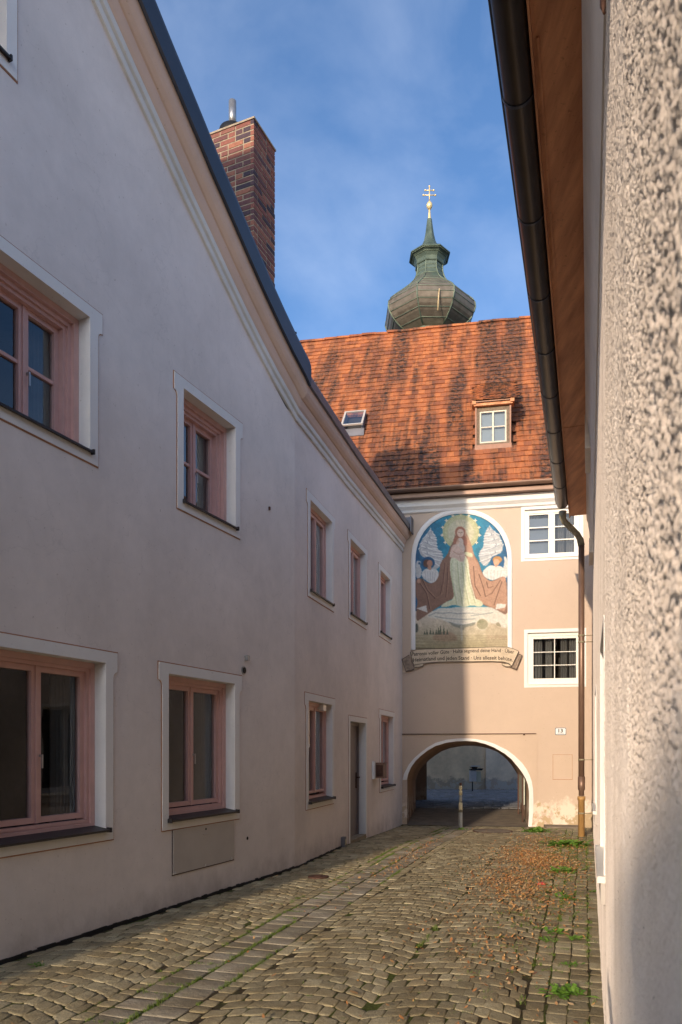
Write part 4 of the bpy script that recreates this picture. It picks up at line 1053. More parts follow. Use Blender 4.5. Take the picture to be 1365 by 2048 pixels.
# house number sign
s, z = FAC.px(1122, 1463); hn = thing('house_number_sign', 'small white enamel house number plate reading 13 beside the archway', 'sign', FAC.P(s, 0, z-.08))
def rrect(w, h, r, n=4):
    p = []
    for cx_, cy_, a0 in ((w-r, h-r, 0), (-w+r, h-r, 90), (-w+r, -h+r, 180), (w-r, -h+r, 270)):
        for k in range(n+1): a = R(a0+90*k/n); p.append((cx_+r*math.cos(a), cy_+r*math.sin(a)))
    return p
for w_, h_, d0, d1, nm, mt in ((.115, .078, .001, .012, 'plate', 'blueline'), (.104, .067, .0121, .015, 'plate_face', 'enamel')):
    mb = MB(FAC); mb.ring([[(s+x, -d, z+y) for x, y in rrect(w_, h_, .022)] for d in (d0, d1)], smooth=False); build(nm, mb, M[mt], hn)
text_obj('13', 'numerals', lambda u, v: FAC.P(s-.048+.096*u, -.0158, z-.022+v*.105), M['ink'], hn, bold=.03, gap=9)
mb = MB(FAC)
for zz in (-.038, -.05): mb.box(s-.07, s+.07, -.0158, -.0151, z+zz-.0018, z+zz+.0018)
build('plate_lines', mb, M['blueline'], hn)
# meter hatch in facade
a0, zt = FAC.px(1107, 1510); a1, zb = FAC.px(1145, 1559)
mb = MB(FAC); mb.box(a0, a1, -.008, -.001, zb, zt); mb.box((a0+a1)/2-.04, (a0+a1)/2+.04, -.018, -.0085, zt-.075, zt-.055)
hd = build('meter_hatch', mb, M['surround'], gate)
mb = MB(FAC); w_ = .010
mb.box(a0-w_, a1+w_, -.005, -.001, zb-w_, zb-.0005); mb.box(a0-w_, a1+w_, -.005, -.001, zt+.0005, zt+w_*.7); mb.box(a0-w_*.7, a0-.0005, -.005, -.001, zb, zt); mb.box(a1+.0005, a1+w_*.7, -.005, -.001, zb, zt)
build('hatch_gap', mb, M['trimline'], hd)
# stone step at the right foot
a0 = FAC.px(1088, 1655)[0]; a1 = FAC.px(1168, 1655)[0]
mb = MB(FAC); mb.ring([[(a0, -.0, -.2), (a0+.03, -.30, -.2), (a0+.05, -.28, -.055), (a0, -.0, -.03)], [(a1, -.0, -.2), (a1, -.32, -.2), (a1, -.30, -.055), (a1, 0, -.03)]], smooth=False)
build('stone_kerb', mb, M['floor'], gate)

# notice board inside the passage (stands on legs by the right wall)
bp0 = Vector(FAC.P(archp[21][0]-.06, .55, 0)); bp1 = Vector(FAC.P(archp[21][0]-.06+(bk[21][0]-archp[21][0])*.72, 2.1, 0))
nb = thing('notice_board', 'pale green notice board on legs inside the arched passage', 'sign', (bp0.x, bp0.y, 0))
NB = Frame(bp0.x, bp0.y, (bp1-bp0).x, (bp1-bp0).y); Lb = (bp1-bp0).length
mb = MB(NB); mb.box(0, Lb, .0, .03, .35, 1.42); build('panel', mb, M['board'], nb)
for x in (.12, Lb-.12):
    mb = MB(NB); mb.box(x-.02, x+.02, .031, .06, -.1, 1.4); build('leg', mb, M['iron'], nb)
mb = MB(NB)
rr = random.Random(4)
for zz in (1.32, 1.26, 1.20, 1.12, .98, .93, .80, .62, .56, .5, .44):
    mb.box(.08, Lb-.1-rr.uniform(0, .4), -.004, -.0005, zz, zz+.016)
    build('print_line', mb, M['blueline'], nb); mb = MB(NB)

# ================================================================= RIGHT HOUSE
rh = thing('roughcast_house', 'white-grey roughcast house close on the right with brown eaves boards', 'house', (RX+RS*REND, REND, 0))
rwin = [(rs(5.25), rs(4.0), .93, 2.30), (rs(9.4), rs(8.2), .93, 2.30)]
def pebble(s, z, cell, seed):
    cx_ = s/cell; cz_ = z/cell; out = np.zeros_like(s)
    tb = np.random.default_rng(seed).random((3, 128, 128))
    ix = np.floor(cx_).astype(int); iz = np.floor(cz_).astype(int)
    for dx in (-1, 0, 1):
        for dz in (-1, 0, 1):
            a = (ix+dx) % 128; b = (iz+dz) % 128
            px_ = ix+dx+.5+(tb[0, a, b]-.5)*.9; pz_ = iz+dz+.5+(tb[1, a, b]-.5)*.9; r_ = .35+.5*tb[2, a, b]
            d = ((cx_-px_)**2+(cz_-pz_)**2)/r_**2
            out = np.maximum(out, np.where(d < 1, np.sqrt(np.clip(1-d, 0, 1))*r_, 0))
    return out
def rnoise(s, z, sc_, seed): return vnoise(s/sc_+500, z/sc_+500, seed)
def relief(s, z):
    low = np.clip((z-1.25)/.5+(rnoise(s, z, .22, 3)-.5)*1.3, .42, 1)
    big = rnoise(s, z, .055, 4)-.5
    h = pebble(s, z, .0090, 6)*.0062+pebble(s+3.1, z+1.7, .016, 8)*.0030+big*.0025
    pits = np.clip(rnoise(s, z, .026, 12)-.72, 0, 1)*.022
    return (h-pits)*low+pebble(s+7.7, z+2.2, .0062, 14)*.003+(rnoise(s, z, .35, 10)-.5)*.003
cuts = sorted([rwin[0][0], rwin[0][1], rwin[1][0], rwin[1][1]])
def grid_lines(a, b, cuts_, stepfn):
    pts = [a]+[c for c in cuts_ if a < c < b]+[b]; out = []
    for p, q in zip(pts, pts[1:]):
        n = max(1, int(math.ceil((q-p)/stepfn((p+q)/2)))); out += list(np.linspace(p, q, n+1)[:-1])
    out.append(b); return np.array(out)
ZB = 5.3
def rwall(Ya, Yb, zlo, zhi, step, V, Fc, amp=1.0):
    ss = grid_lines(rs(Yb), rs(Ya), cuts, lambda m: step); zz = grid_lines(zlo, zhi, [.93, 2.30], lambda m: step)
    A, Z = np.meshgrid(ss, zz); Hh = relief(A, Z)*amp
    for c in rwin:   # keep relief flat at the window edges
        pass
    ox, oy = RGT.o; ux, uy = RGT.u; vx, vy = RGT.v
    Xw = ox+A*ux-Hh*vx; Yw = oy+A*uy-Hh*vy
    base = len(V[0])
    n0 = sum(len(x) for x in V)
    V.append(np.stack([Xw, Yw, Z], -1).reshape(-1, 3))
    h_, w_ = A.shape; id_ = np.arange(h_*w_).reshape(h_, w_)+n0
    keep = np.ones((h_-1, w_-1), bool); ms = (ss[:-1]+ss[1:])/2; mz = (zz[:-1]+zz[1:])/2
    for a, b, c, d in rwin: keep &= ~((ms[None, :] > a) & (ms[None, :] < b) & (mz[:, None] > c) & (mz[:, None] < d))
    q = np.stack([id_[:-1, :-1], id_[:-1, 1:], id_[1:, 1:], id_[1:, :-1]], -1)[keep]; Fc.append(q)
V = [np.zeros((0, 3))]; Fc = []
rwall(.55, 1.7, .95, 3.5, .0026, V, Fc); rwall(.3, .55, .95, 3.5, .006, V, Fc); rwall(-.2, .3, .95, 3.5, .02, V, Fc)
rwall(1.7, 4.0, .3, ZB, .0052, V, Fc)
rwall(4.0, REND, -.3, ZB, .016, V, Fc)
rwall(-.2, 1.7, 3.5, ZB, .02, V, Fc, .8); rwall(-.2, 1.7, -.3, .95, .02, V, Fc, .8); rwall(1.7, 4.0, -.3, .3, .02, V, Fc, .8)
rwall(-3, -.2, -.3, ZB, .06, V, Fc, .8)
V = np.concatenate(V); Fq = np.concatenate(Fc)
b = np.array(rh['_b']); me = bpy.data.meshes.new('wall'); me.vertices.add(len(V)); me.vertices.foreach_set('co', (V-b).astype(np.float32).ravel())
me.loops.add(len(Fq)*4); me.loops.foreach_set('vertex_index', Fq.astype(np.int32).ravel()); me.polygons.add(len(Fq)); me.polygons.foreach_set('loop_start', np.arange(0, len(Fq)*4, 4, dtype=np.int32))
me.update(calc_edges=True); me.polygons.foreach_set('use_smooth', [True]*len(Fq)); me.materials.append(M['pebble'])
o = bpy.data.objects.new('wall', me); col.objects.link(o); o.parent = rh
SB = rs(-3)
mb = MB(RGT)
# cove cornice
prof = [(0.0, 5.22), (-.018, 5.22), (-.03, 5.27), (-.045, 5.32), (-.055, 5.5), (-.075, 5.75), (-.105, 5.95), (-.125, 6.0), (-.13, 6.13), (0, 6.13)]
mb.ring([[(s, d, z) for d, z in prof] for s in (-.0, SB)], smooth=False); build('cornice', mb, M['rw_smooth'], rh)
# end wall + hidden body
mb = MB(RGT); mb.face([(0, .001, -.4), (0, 8, -.4), (0, 8, 6.1), (0, .001, 6.1)]); mb.face([(SB, .001, -.4), (SB, 8, -.4), (SB, 8, 6.1), (SB, .001, 6.1)]); mb.face([(0, 8, -.4), (SB, 8, -.4), (SB, 8, 6.1), (0, 8, 6.1)])
build('end_wall', mb, M['rw_far'], rh, recalc=False)
# soffit boards
cutsb = [0, rs(10.35), rs(6.08), rs(3.0), SB]
mb = MB(RGT)
for k, (a, b2) in enumerate(zip(cutsb, cutsb[1:])): mb.box(a+.003, b2-.003, -.425, -.126-.003*(k % 2), 6.10+.004*(k % 2), 6.13)
mb.box(.0, SB, -.44, -.4255, 6.06, 6.30); mb.box(rs(7.0), rs(4.6), -.40, -.385, 6.085, 6.0995)
build('soffit', mb, M['soffit'], rh)
mb = MB(RGT)
mb.face([(-.1, -.46, 6.25), (SB, -.46, 6.25), (SB, 4, 7.6), (-.1, 4, 7.6)]); mb.face([(-.1, 4, 7.6), (SB, 4, 7.6), (SB, 8.4, 6.25), (-.1, 8.4, 6.25)])
mb.face([(-.1, -.46, 6.24), (-.1, 4, 7.59), (-.1, 8.4, 6.24)]); mb.face([(SB, -.46, 6.24), (SB, 4, 7.59), (SB, 8.4, 6.24)])
build('roof', mb, M['tile'], rh, recalc=False)
# gutter
GO, GZ = .545, 6.115; r1, r2 = .105, .098; sg0 = rs(13.55)
mb = MB(RGT)
def gring(s, a, b, m=14):
    o_ = [(s, -GO+a*math.cos(math.pi+math.pi*k/m), GZ+a*math.sin(math.pi+math.pi*k/m)) for k in range(m+1)]
    i_ = [(s, -GO+b*math.cos(math.pi+math.pi*k/m), GZ+b*math.sin(math.pi+math.pi*k/m)) for k in range(m+1)]
    return o_+i_[::-1]
mb.ring([gring(s, r1, r2) for s in (sg0, SB)], smooth=False)
for f_ in range(len(mb.sm)): mb.sm[f_] = True
m2 = MB(RGT)
gut = build('gutter', mb, M['brown_metal'], rh)
mod = gut.modifiers.new('e', 'EDGE_SPLIT'); mod.split_angle = R(40)
mb = MB(RGT); mb.tube([RGT.P(s, 0, 0) for s in ()], .01) if False else None
mb = MB(); mb.tube([RGT.P(sg0, -GO-r1-.004, GZ+.004), RGT.P(SB, -GO-r1-.004, GZ+.004)], .011, 10); build('gutter_bead', mb, M['darkmetal'], gut)
for Yb in (4.97, 6.12, 7.2, 8.2, 9.25, 10.3, 11.4, 12.5, 3.8, 2.7):
    mb = MB(RGT); s = rs(Yb); mb.ring([gring(s-.012, r1+.006, r1+.0005), gring(s+.012, r1+.006, r1+.0005)], smooth=False); build('gutter_bracket', mb, M['darkmetal'], gut)
mb = MB(RGT); mb.ring([gring(sg0-.004, r1, .004), gring(sg0, r1, .004)], smooth=False); build('gutter_end', mb, M['verdigris'], gut)
# downpipe
PY = 13.95; ps = rs(PY); PO = .215
mb = MB()
P_ = lambda s, o, z: RGT.P(s, -o, z)
mb.tube([P_(rs(13.75), GO, 6.03), P_(rs(13.75), GO, 5.93), P_(rs(13.78), GO-.02, 5.86), P_(rs(13.9), PO+.07, 5.62), P_(ps, PO+.02, 5.53), P_(ps, PO, 5.42)], [.07, .062, .056, .056, .062, .062], 14)
dp = build('downpipe', mb, M['verdigris'], rh)
mb = MB(); mb.tube([P_(ps, PO, 5.42), P_(ps, PO, 1.02)], .055, 16); build('pipe_shaft', mb, M['brown_pipe'], dp)
mb = MB(); mb.tube([P_(ps, PO, 1.1), P_(ps, PO, .86), P_(ps, PO, .84), P_(ps, PO, .74)], [.066, .066, .05, .05], 16); build('pipe_socket', mb, M['brown_pipe'], dp)
mb = MB(); mb.tube([P_(ps, PO, .73), P_(ps, PO, .66), P_(ps, PO, .655), P_(ps, PO, -.12)], [.072, .072, .06, .06], 16); build('standpipe', mb, M['ochre_pipe'], dp)
for zz in (3.72, 3.60, 1.40, .40):
    mb = MB(); mb.tube([P_(ps, PO, zz), P_(ps, PO, zz+.03)], .063, 16); mb.box  # ring
    mb.tube([P_(ps, PO, zz+.015), P_(ps, .0, zz+.015)], .008, 6); build('pipe_clamp', mb, M['verdigris'], dp)
# right house windows: reveal, frame, sill
for a, b2, c, d in rwin:
    mb = MB(RGT); e = .0
    mb.box(a+.05, a+.11, .10, .15, c+.02, d-.06); mb.box(b2-.11, b2-.05, .10, .15, c+.02, d-.06); mb.box(a+.05, b2-.05, .10, .15, d-.06, d); mb.box(a+.05, b2-.05, .10, .15, c, c+.07); mb.box((a+b2)/2-.04, (a+b2)/2+.04, .105, .15, c+.07, d-.06)
    f = build('window', mb, M['whitewood'], rh)
    mb = MB(RGT); mb.face([(a+.05, .125, c), (b2-.05, .125, c), (b2-.05, .125, d), (a+.05, .125, d)]); build('pane', mb, M['glass'], f)
    mb = MB(RGT)
    for x0, x1 in ((a-.004, a+.05), (b2-.05, b2+.004)): mb.box(x0, x1, -.012, .16, c, d)
    mb.box(a-.004, b2+.004, -.0125, .16, d-.02, d+.02)
    build('surround', mb, M['white_trim'], f)
    mb = MB(RGT); mb.box(a-.03, b2+.05, -.045, .09, c-.035, c+.0); build('sill', mb, M['whitewood'], f)
    mb = MB(RGT); mb.box(a-.02, b2+.04, -.028, -.004, c-.15, c-.036); build('apron', mb, M['hatchgrey'], f)
    mb = MB(RGT); mb.box(a, b2, .165, .9, c, d); build('room_lining', mb, M['room'], f)
# shutter-like vent strips on the cornice
for Yv, z0, z1, o in ((9.9, 5.6, 6.05, .135), (12.9, 5.0, 5.25, .08)):
    mb = MB(RGT); mb.box(rs(Yv+.9), rs(Yv), -o, -.01, z0, z1); build('wall_box', mb, M['rw_smooth'], rh)
# iron hook high on the wall, and hanging cable
mb = MB(); mb.tube([RGT.P(rs(2.95), .0, 4.75), RGT.P(rs(2.95), -.03, 4.74), RGT.P(rs(2.93), -.035, 4.52), RGT.P(rs(2.9), -.03, 4.46)], [.012, .014, .012, .006], 8); build('wall_hook', mb, M['iron'], rh)

# ================================================================= GROUND
mb = MB()
xs = [-300, -60, -20, -10, -6, -4]+[i*.5 for i in range(-7, 21)]+[12, 20, 60, 300]; ys = [-300, -60, -20]+[i*.5 for i in range(-8, 60)]+[32, 36, 40, 60, 120, 400]
rowsI = []
for y in ys: rowsI.append([mb.pt(x, y, g(y)-.035) for x in xs])
for a, b2 in zip(rowsI, rowsI[1:]):
    for i in range(len(xs)-1): mb.idx([a[i], a[i+1], b2[i+1], b2[i]])
build('ground', mb, M['ground'], None, 'dark soil and asphalt ground beneath the paving', 'ground', kind='structure', recalc=False)
# joint soil sheet
def leftX(y): return (-4.87+SN*y) if y < bendY else (-3.433+SF*y)
def rightX(y): return RX+RS*y if y < REND else RX+RS*REND+3
def facY(x): return 17-.195*(x-1.39)
mb = MB(); ys = [i*.25 for i in range(-12, 70)]
prev = None
for y in ys:
    a = mb.pt(leftX(y)-.0, y, g(y)-.0055); b2 = mb.pt(rightX(y)+.0, y, g(y)-.0055)
    if prev: mb.idx([prev[0], prev[1], b2, a])
    prev = (a, b2)
build('joint_soil', mb, M['joint'], None, 'mossy soil in the joints between the cobbles', 'soil', kind='structure', recalc=False)
# paving stones
cn = math.hypot(.325, 1); cu_ = (.325/cn, 1/cn); cv = (1/cn, -.325/cn)
def CPt(t_, s_): return (-2.65+cu_[0]*s_+cv[0]*t_, cu_[1]*s_+cv[1]*t_)
def stone(mb, q, rr, joint=.008, crown=.006, zoff=0, tilt=.004, sunk=0.0):
    """q: four (x,y) corners in order; rounded sett with a domed top"""
    cx_ = sum(p[0] for p in q)/4; cy_ = sum(p[1] for p in q)/4
    base = g(cy_)+zoff+rr.uniform(-.0025, .0025)-sunk
    tx, ty = rr.uniform(-tilt, tilt)*4, rr.uniform(-tilt, tilt)*4
    ring0 = []
    for i in range(4):
        a = q[i]; p = q[i-1]; n = q[(i+1) % 4]
        la = math.hypot(p[0]-a[0], p[1]-a[1]); lb_ = math.hypot(n[0]-a[0], n[1]-a[1])
        k1 = min(.25, .013/max(la, .01)); k2 = min(.25, .013/max(lb_, .01))
        ring0.append((a[0]+(p[0]-a[0])*k1, a[1]+(p[1]-a[1])*k1)); ring0.append((a[0]+(n[0]-a[0])*k2, a[1]+(n[1]-a[1])*k2))
    def ringat(ins, z):
        out = []
        for x, y in ring0:
            d = math.hypot(x-cx_, y-cy_); k = max(.1, 1-ins/d)
            X, Y = cx_+(x-cx_)*k, cy_+(y-cy_)*k
            out.append(mb.pt(X, Y, base+z+(X-cx_)*tx+(Y-cy_)*ty))
        return out
    A = ringat(joint, -.03); B_ = ringat(joint+.0005, -.0035); C_ = ringat(joint+.0045, .0005); D_ = ringat(joint+.020, crown*.35+.001)
    n = 8
    for a, b3 in ((A, B_), (B_, C_), (C_, D_)):
        for k in range(n): mb.idx([a[k], a[(k+1) % n], b3[(k+1) % n], b3[k]], True)
    mb.idx(D_, True)
rr = random.Random(21)
def ok_(x, y, m=.03):
    return leftX(y)+m < x < rightX(y)-m and y < facY(x)+.1
mb = MB()
h = .148
def arcrow(k, t_, tc, Wd, rise): return k*h+rise*(1-(2*(t_-tc)/Wd)**2)
lanes = [(-1.62, -.36, .20), (-2.9, -1.62, .20), (.36, 1.27, .17), (1.27, 2.16, .17)]
for t0, t1, rise in lanes:
    tc = (t0+t1)/2; Wd = t1-t0
    kmax = int(19/h)
    lines = {}
    for k in range(-8, kmax):
        n = max(3, int(round(Wd/.116))); 
        edges = [t0]+[t0+Wd*(i+(.5 if k % 2 else 0)+rr.uniform(-.16, .16))/n for i in range(1 if not k % 2 else 0, n)]+[t1]
        lw = rr.uniform(-.006, .006)
        wob = lambda t_, kk: .012*math.sin(t_*9+kk*.7)+.008*math.sin(t_*23+kk*2.1)
        for a, b2 in zip(edges, edges[1:]):
            if b2-a < .05: continue
            sl = lambda t_, kk: arcrow(kk, t_, tc, Wd, rise)+wob(t_, kk)
            jt = rr.uniform(-.008, .008); je = lambda p: (p[0]+rr.uniform(-.007, .007), p[1]+rr.uniform(-.007, .007))
            q = [CPt(a, sl(a, k)), CPt(b2, sl(b2, k)), CPt(b2+jt, sl(b2+jt, k+1)), CPt(a+jt, sl(a+jt, k+1))]
            q = [je(p) for p in q]
            cx_ = sum(p[0] for p in q)/4; cy_ = sum(p[1] for p in q)/4
            if 2.6 < cy_ and ok_(cx_, cy_): stone(mb, q, rr, rr.uniform(.0015, .006), rr.uniform(.001, .005))
# border rows along the channel and along the right wall
def straight(t0, t1, ln, s0_, s1_, mb, sunk=0, jt=.003, cr=.005):
    s = s0_+rr.uniform(0, ln)
    while s < s1_:
        l_ = ln*rr.uniform(.8, 1.25); o1, o2 = rr.uniform(-.006, .006), rr.uniform(-.006, .006)
        q = [CPt(t0, s), CPt(t1, s+o1), CPt(t1+o2, s+l_), CPt(t0+o2, s+l_)]
        cx_ = sum(p[0] for p in q)/4; cy_ = sum(p[1] for p in q)/4
        q = [(p[0]+rr.uniform(-.008, .008), p[1]+rr.uniform(-.008, .008)) for p in q]
        if 2.6 < cy_ and ok_(cx_, cy_, -.03): stone(mb, q, rr, jt+rr.uniform(-.002, .004), cr*rr.uniform(.3, 1.2), sunk=sunk)
        s += l_
for t0, t1 in ((-.355, -.245), (.245, .355)): straight(t0, t1, .13, 0, 19, mb)
for i in range(5): straight(2.17+i*.127, 2.17+i*.127+.122, .165, 0, 19, mb)
for i in range(14): straight(2.68+i*.13, 2.68+(i+1)*.13-.004, .14, 14.5, 19, mb)
build('cobblestone_paving', mb, M['cobble'], None, 'grey-brown granite setts laid in arcs across the alley', 'paving', kind='structure', recalc=False)
mb = MB()
straight(-.238, -.01, .17, 0, 18.5, mb, .001, .005, .006); straight(.0, .238, .19, 0, 18.5, mb, .001, .005, .006)
build('drainage_channel', mb, M['cobble_big'], None, 'channel of two rows of larger grey stones down the alley', 'channel', kind='structure', recalc=False)
# passage floor
mb = MB(FAC)
fx0, fx1 = archp[0][0]-.05, archp[22][0]+.1
N = 14; pr = None
for k in range(N+1):
    d = -.14+(DEP+.2)*k/N; y = FAC.P(1.5, d, 0)[1]
    c = [mb.pt(fx0+(bk[0][0]-fx0)*max(0, d)/DEP-.05, d, g(y)+.012), mb.pt(fx1+(bk[22][0]-fx1)*max(0, d)/DEP+.05, d, g(y)+.012)]
    if pr: mb.idx([pr[0], pr[1], c[1], c[0]])
    pr = c
build('passage_floor', mb, M['floor'], None, 'worn brown floor slabs inside the archway', 'floor', kind='structure', recalc=False)
# setts beyond
mb = MB(); rr = random.Random(31)
y = 19.75; k = 0
while y < 29.9:
    x = -.5+(.12 if k % 2 else 0)
    while x < 12:
        l_ = rr.uniform(.2, .28); sh = .10*math.sin(x*.7)
        stone(mb, [(x, y+sh), (x+l_, y+sh), (x+l_, y+.17+sh), (x, y+.17+sh)], rr, .010, .007, zoff=.02); x += l_
    y += .17; k += 1
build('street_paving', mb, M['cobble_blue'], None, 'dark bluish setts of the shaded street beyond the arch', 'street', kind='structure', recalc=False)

# wall and buildings beyond the arch
b0 = (5, 26, .2)
mb = MB(); mb.box(-8, 5.78, 30.0, 36, -.3, 6.0); build('plastered_building', mb, M['farwall'], None, 'stained beige building wall seen through the arch, left of the bin', 'building', base=(0, 30, 0))
mb = MB(); mb.box(5.785, 18, 29.93, 36, -.3, 6.4); build('plastered_building', mb, M['farwall2'], None, 'grey stained building wall seen through the arch, right of the bin', 'building', base=(9, 30, 0))
mb = MB(); rr = random.Random(6)
for i in range(60):
    x = rr.uniform(3, 8.5); r_ = rr.uniform(.02, .06); mb.lathe((x, 29.84+rr.uniform(-.08, .02), g(30)-.0), [(r_, 0), (r_*.9, r_*.6), (r_*.3, r_)], 6)
build('rubble_edge', mb, M['cobble_big'], None, 'line of small loose stones along the far wall foot', 'stones', kind='stuff')

# litter bin on a pole
by = 28.2; bx = (945.5-CX)/F*by; bz = g(by)+.02
Z = lambda y_: EYE+(HZ-y_)/F*by
Xp = lambda x_: (x_-CX)/F*by
lbn = thing('litter_bin', 'grey-white litter bin with black lid on a thin pole seen through the arch', 'litter bin', (bx, by, bz))
mb = MB(); mb.tube([(bx, by, bz-.1), (bx, by, Z(1541))], .02, 10); build('pole', mb, M['black'], lbn)
mb = MB(); mb.box(Xp(940), Xp(952), by-.16, by+.1, Z(1563), Z(1541)); build('body', mb, M['whitebin'], lbn)
mb = MB(); mb.box(Xp(952.5), Xp(961), by-.14, by+.08, Z(1563.5), Z(1543)); build('side_panel', mb, M['board'], lbn)
mb = MB(); mb.ring([[(Xp(939.5), by-.18, Z(1541)), (Xp(963), by-.18, Z(1541)), (Xp(963), by+.12, Z(1541)), (Xp(939.5), by+.12, Z(1541))], [(Xp(941), by-.16, Z(1538)), (Xp(966), by-.16, Z(1537)), (Xp(961), by+.1, Z(1537)), (Xp(941), by+.1, Z(1538))]], smooth=False)
mb.box(Xp(944), Xp(954), by-.1, by+.04, Z(1537.4), Z(1535.5)); mb.box(Xp(941), Xp(955), by-.14, by+.08, Z(1535.4), Z(1534)); build('lid', mb, M['black'], lbn)
mb = MB(); mb.box(Xp(943), Xp(960), by-.1, by+.06, Z(1533.5), Z(1531.5)); build('top_plate', mb, M['whitebin'], lbn)

# bollard
by = 16.35; bx = (922-CX)/F*by; bz = g(by)
bo = thing('bollard', 'slim pale yellow and grey metal bollard in front of the archway', 'bollard', (bx, by, bz))
def lat(name, prof, mat, n=18): mb = MB(); mb.lathe((bx, by, bz), [(a_*.82, b_) for a_, b_ in prof], n); return build(name, mb, M[mat], bo)
lat('post', [(.056, -.05), (.054, .0), (.052, .33)], 'bollard'); lat('band', [(.056, .331), (.056, .35)], 'ink'); lat('band', [(.056, .3505), (.055, .362)], 'yellow'); lat('band', [(.056, .3625), (.056, .378)], 'ink')
lat('sleeve', [(.055, .3785), (.05, .40), (.05, .52), (.042, .535)], 'yellow'); lat('shaft', [(.042, .536), (.040, .70)], 'bollard'); lat('collar', [(.046, .7005), (.046, .78), (.04, .80)], 'yellow')
lat('neck', [(.036, .801), (.034, .83), (.044, .845), (.046, .89), (.032, .905)], 'yellow'); lat('knob', [(.02, .9055), (.03, .92), (.034, .945), (.024, .965), (.006, .975)], 'iron')

# manhole and small valve cover
my = 15.2; mx_ = (986-CX)/F*my; mz = g(my)+.012
mh = thing('manhole_cover', 'round rusty rimmed manhole cover set in the cobbles before the arch', 'manhole cover', (mx_, my, mz))
mb = MB(); mb.lathe((mx_, my, mz), [(.40, -.03), (.40, .004), (.37, .004), (.37, -.03)], 40, cap=False); build('rim', mb, M['iron'], mh)
mb = MB(); mb.lathe((mx_, my, mz), [(.369, -.03), (.369, .001)], 40); build('infill', mb, M['floor'], mh)
vy = 9.25; vx = (637-CX)/F*vy
mb = MB(); mb.lathe((vx, vy, g(vy)+.006), [(.13, -.01), (.13, .008), (.11, .010)], 20); mb.lathe((vx, vy, g(vy)+.017), [(.05, 0), (.045, .006)], 12)
build('valve_cover', mb, M['iron'], None, 'small rusty round valve cover in the cobbles near the left wall', 'valve cover', base=(vx, vy, g(vy)))

# ================================================================= CHURCH
cy = 46.0; cxx = (859.5-CX)/F*cy; k = cy/F
church = thing('church_tower', 'church tower with green-brown copper onion dome and gold double cross behind the roof', 'church tower', (cxx, cy, .4))
Zc = lambda y_: EYE+(HZ-y_)*k
rot8 = math.pi/8+.02
A8 = 1/math.cos(math.pi/8)
def oct_(prof, name, mat, parent=church, n=8, smooth=False):
    mb = MB(); mb.lathe((cxx, cy, 0), [(r_*k*A8, Zc(y_)) for r_, y_ in prof], n, rot8, smooth); return build(name, mb, mat, parent)
oct_([(60, 900), (60, 712), (66, 706), (66, 700)], 'tower', M['occluder'])
oct_([(66, 699.8), (66, 694), (52, 690), (52, 685), (46, 680), (46, 677)], 'drum_moulding', M['dome_seam'])
onion = [(44, 676.9), (50, 674), (60, 668), (70, 660), (78, 651), (83, 642), (85.5, 633), (84.5, 624), (80, 616), (72, 608), (62, 599), (50, 588), (40, 578), (33.5, 570), (28.5, 561), (25.5, 551), (24.5, 541), (25, 536)]
dome = oct_(onion, 'onion_dome', M['dome'])
oct_([(26.5, 535.9), (27.5, 534), (27.5, 532.5), (26, 532)], 'collar', M['dome'], dome)
oct_([(26, 531.9), (27.5, 527), (31, 521), (36.5, 516.5), (39, 515.5), (39, 514), (37.5, 512)], 'flared_cap', M['dome'], dome)
oct_([(37.5, 511.9), (25, 505), (16, 495), (11.5, 484), (8.5, 470), (6.5, 455), (4.8, 441), (4.2, 438)], 'spire', M['dome'], dome)
# standing seams
def ridge(prof, name):
    mb = MB()
    for q in range(8):
        a = rot8+q*math.pi/4
        mb.tube([(cxx+r_*k*A8*math.cos(a), cy+r_*k*A8*math.sin(a), Zc(y_)) for r_, y_ in prof], .045, 6)
    return build(name, mb, M['dome_seam'], dome)
ridge(onion[1:], 'ridge_seams')
mb = MB()
for r_, y_ in [(60, 668), (74, 656), (82, 644), (85.5, 632.5), (83.5, 621.5), (75, 611), (61, 598), (47, 585), (36, 574), (28.5, 561), (25.5, 551), (24.7, 543), (37, 516.8), (31.5, 520.5)]:
    pts = [(cxx+(r_+.15)*k*A8*math.cos(rot8+q*math.pi/4), cy+(r_+.15)*k*A8*math.sin(rot8+q*math.pi/4), Zc(y_)) for q in range(9)]
    mb = MB(); mb.tube(pts, .022, 5); build('cross_seam', mb, M['dome_seam'], dome)
mb = MB(); mb.lathe((cxx, cy, 0), [(4.4*k, Zc(438)), (3.2*k, Zc(436)), (2.4*k, Zc(428)), (1.8*k, Zc(419.5))], 14); cr = build('finial', mb, M['gold'], church)
mb = MB(); mb.lathe((cxx, cy, 0), [(.2*k, Zc(419.6)), (4*k, Zc(417)), (6.2*k, Zc(412)), (5.8*k, Zc(408)), (3.5*k, Zc(404.5)), (1.2*k, Zc(402))], 20); build('orb', mb, M['gold'], cr)
mb = MB()
mb.tube([(cxx, cy, Zc(403)), (cxx, cy, Zc(372.5))], 1.1*k, 8)
for y_, hw_ in ((380.3, 8.5), (390, 12)): mb.tube([(cxx-hw_*k, cy, Zc(y_)), (cxx+hw_*k, cy, Zc(y_))], 1.0*k, 8)
for x_, y_ in ((0, 372.5), (-8.5, 380.3), (8.5, 380.3), (-12, 390), (12, 390)): mb.lathe((cxx+x_*k, cy, Zc(y_)), [(.1*k, -2*k), (1.6*k, -1.2*k), (2*k, 0), (1.6*k, 1.2*k), (.1*k, 2*k)], 10)
build('double_cross', mb, M['gold'], cr)
# lightning rod on the dome front
fy2 = cy-86*k
mb = MB(); mb.tube([(cxx+5.5*k, cy-88*k, Zc(672)), (cxx+6*k, cy-90*k, Zc(655)), (cxx+8*k, cy-90*k, Zc(632))], .035, 6)
build('lightning_rod', mb, M['brass_cable'], church)

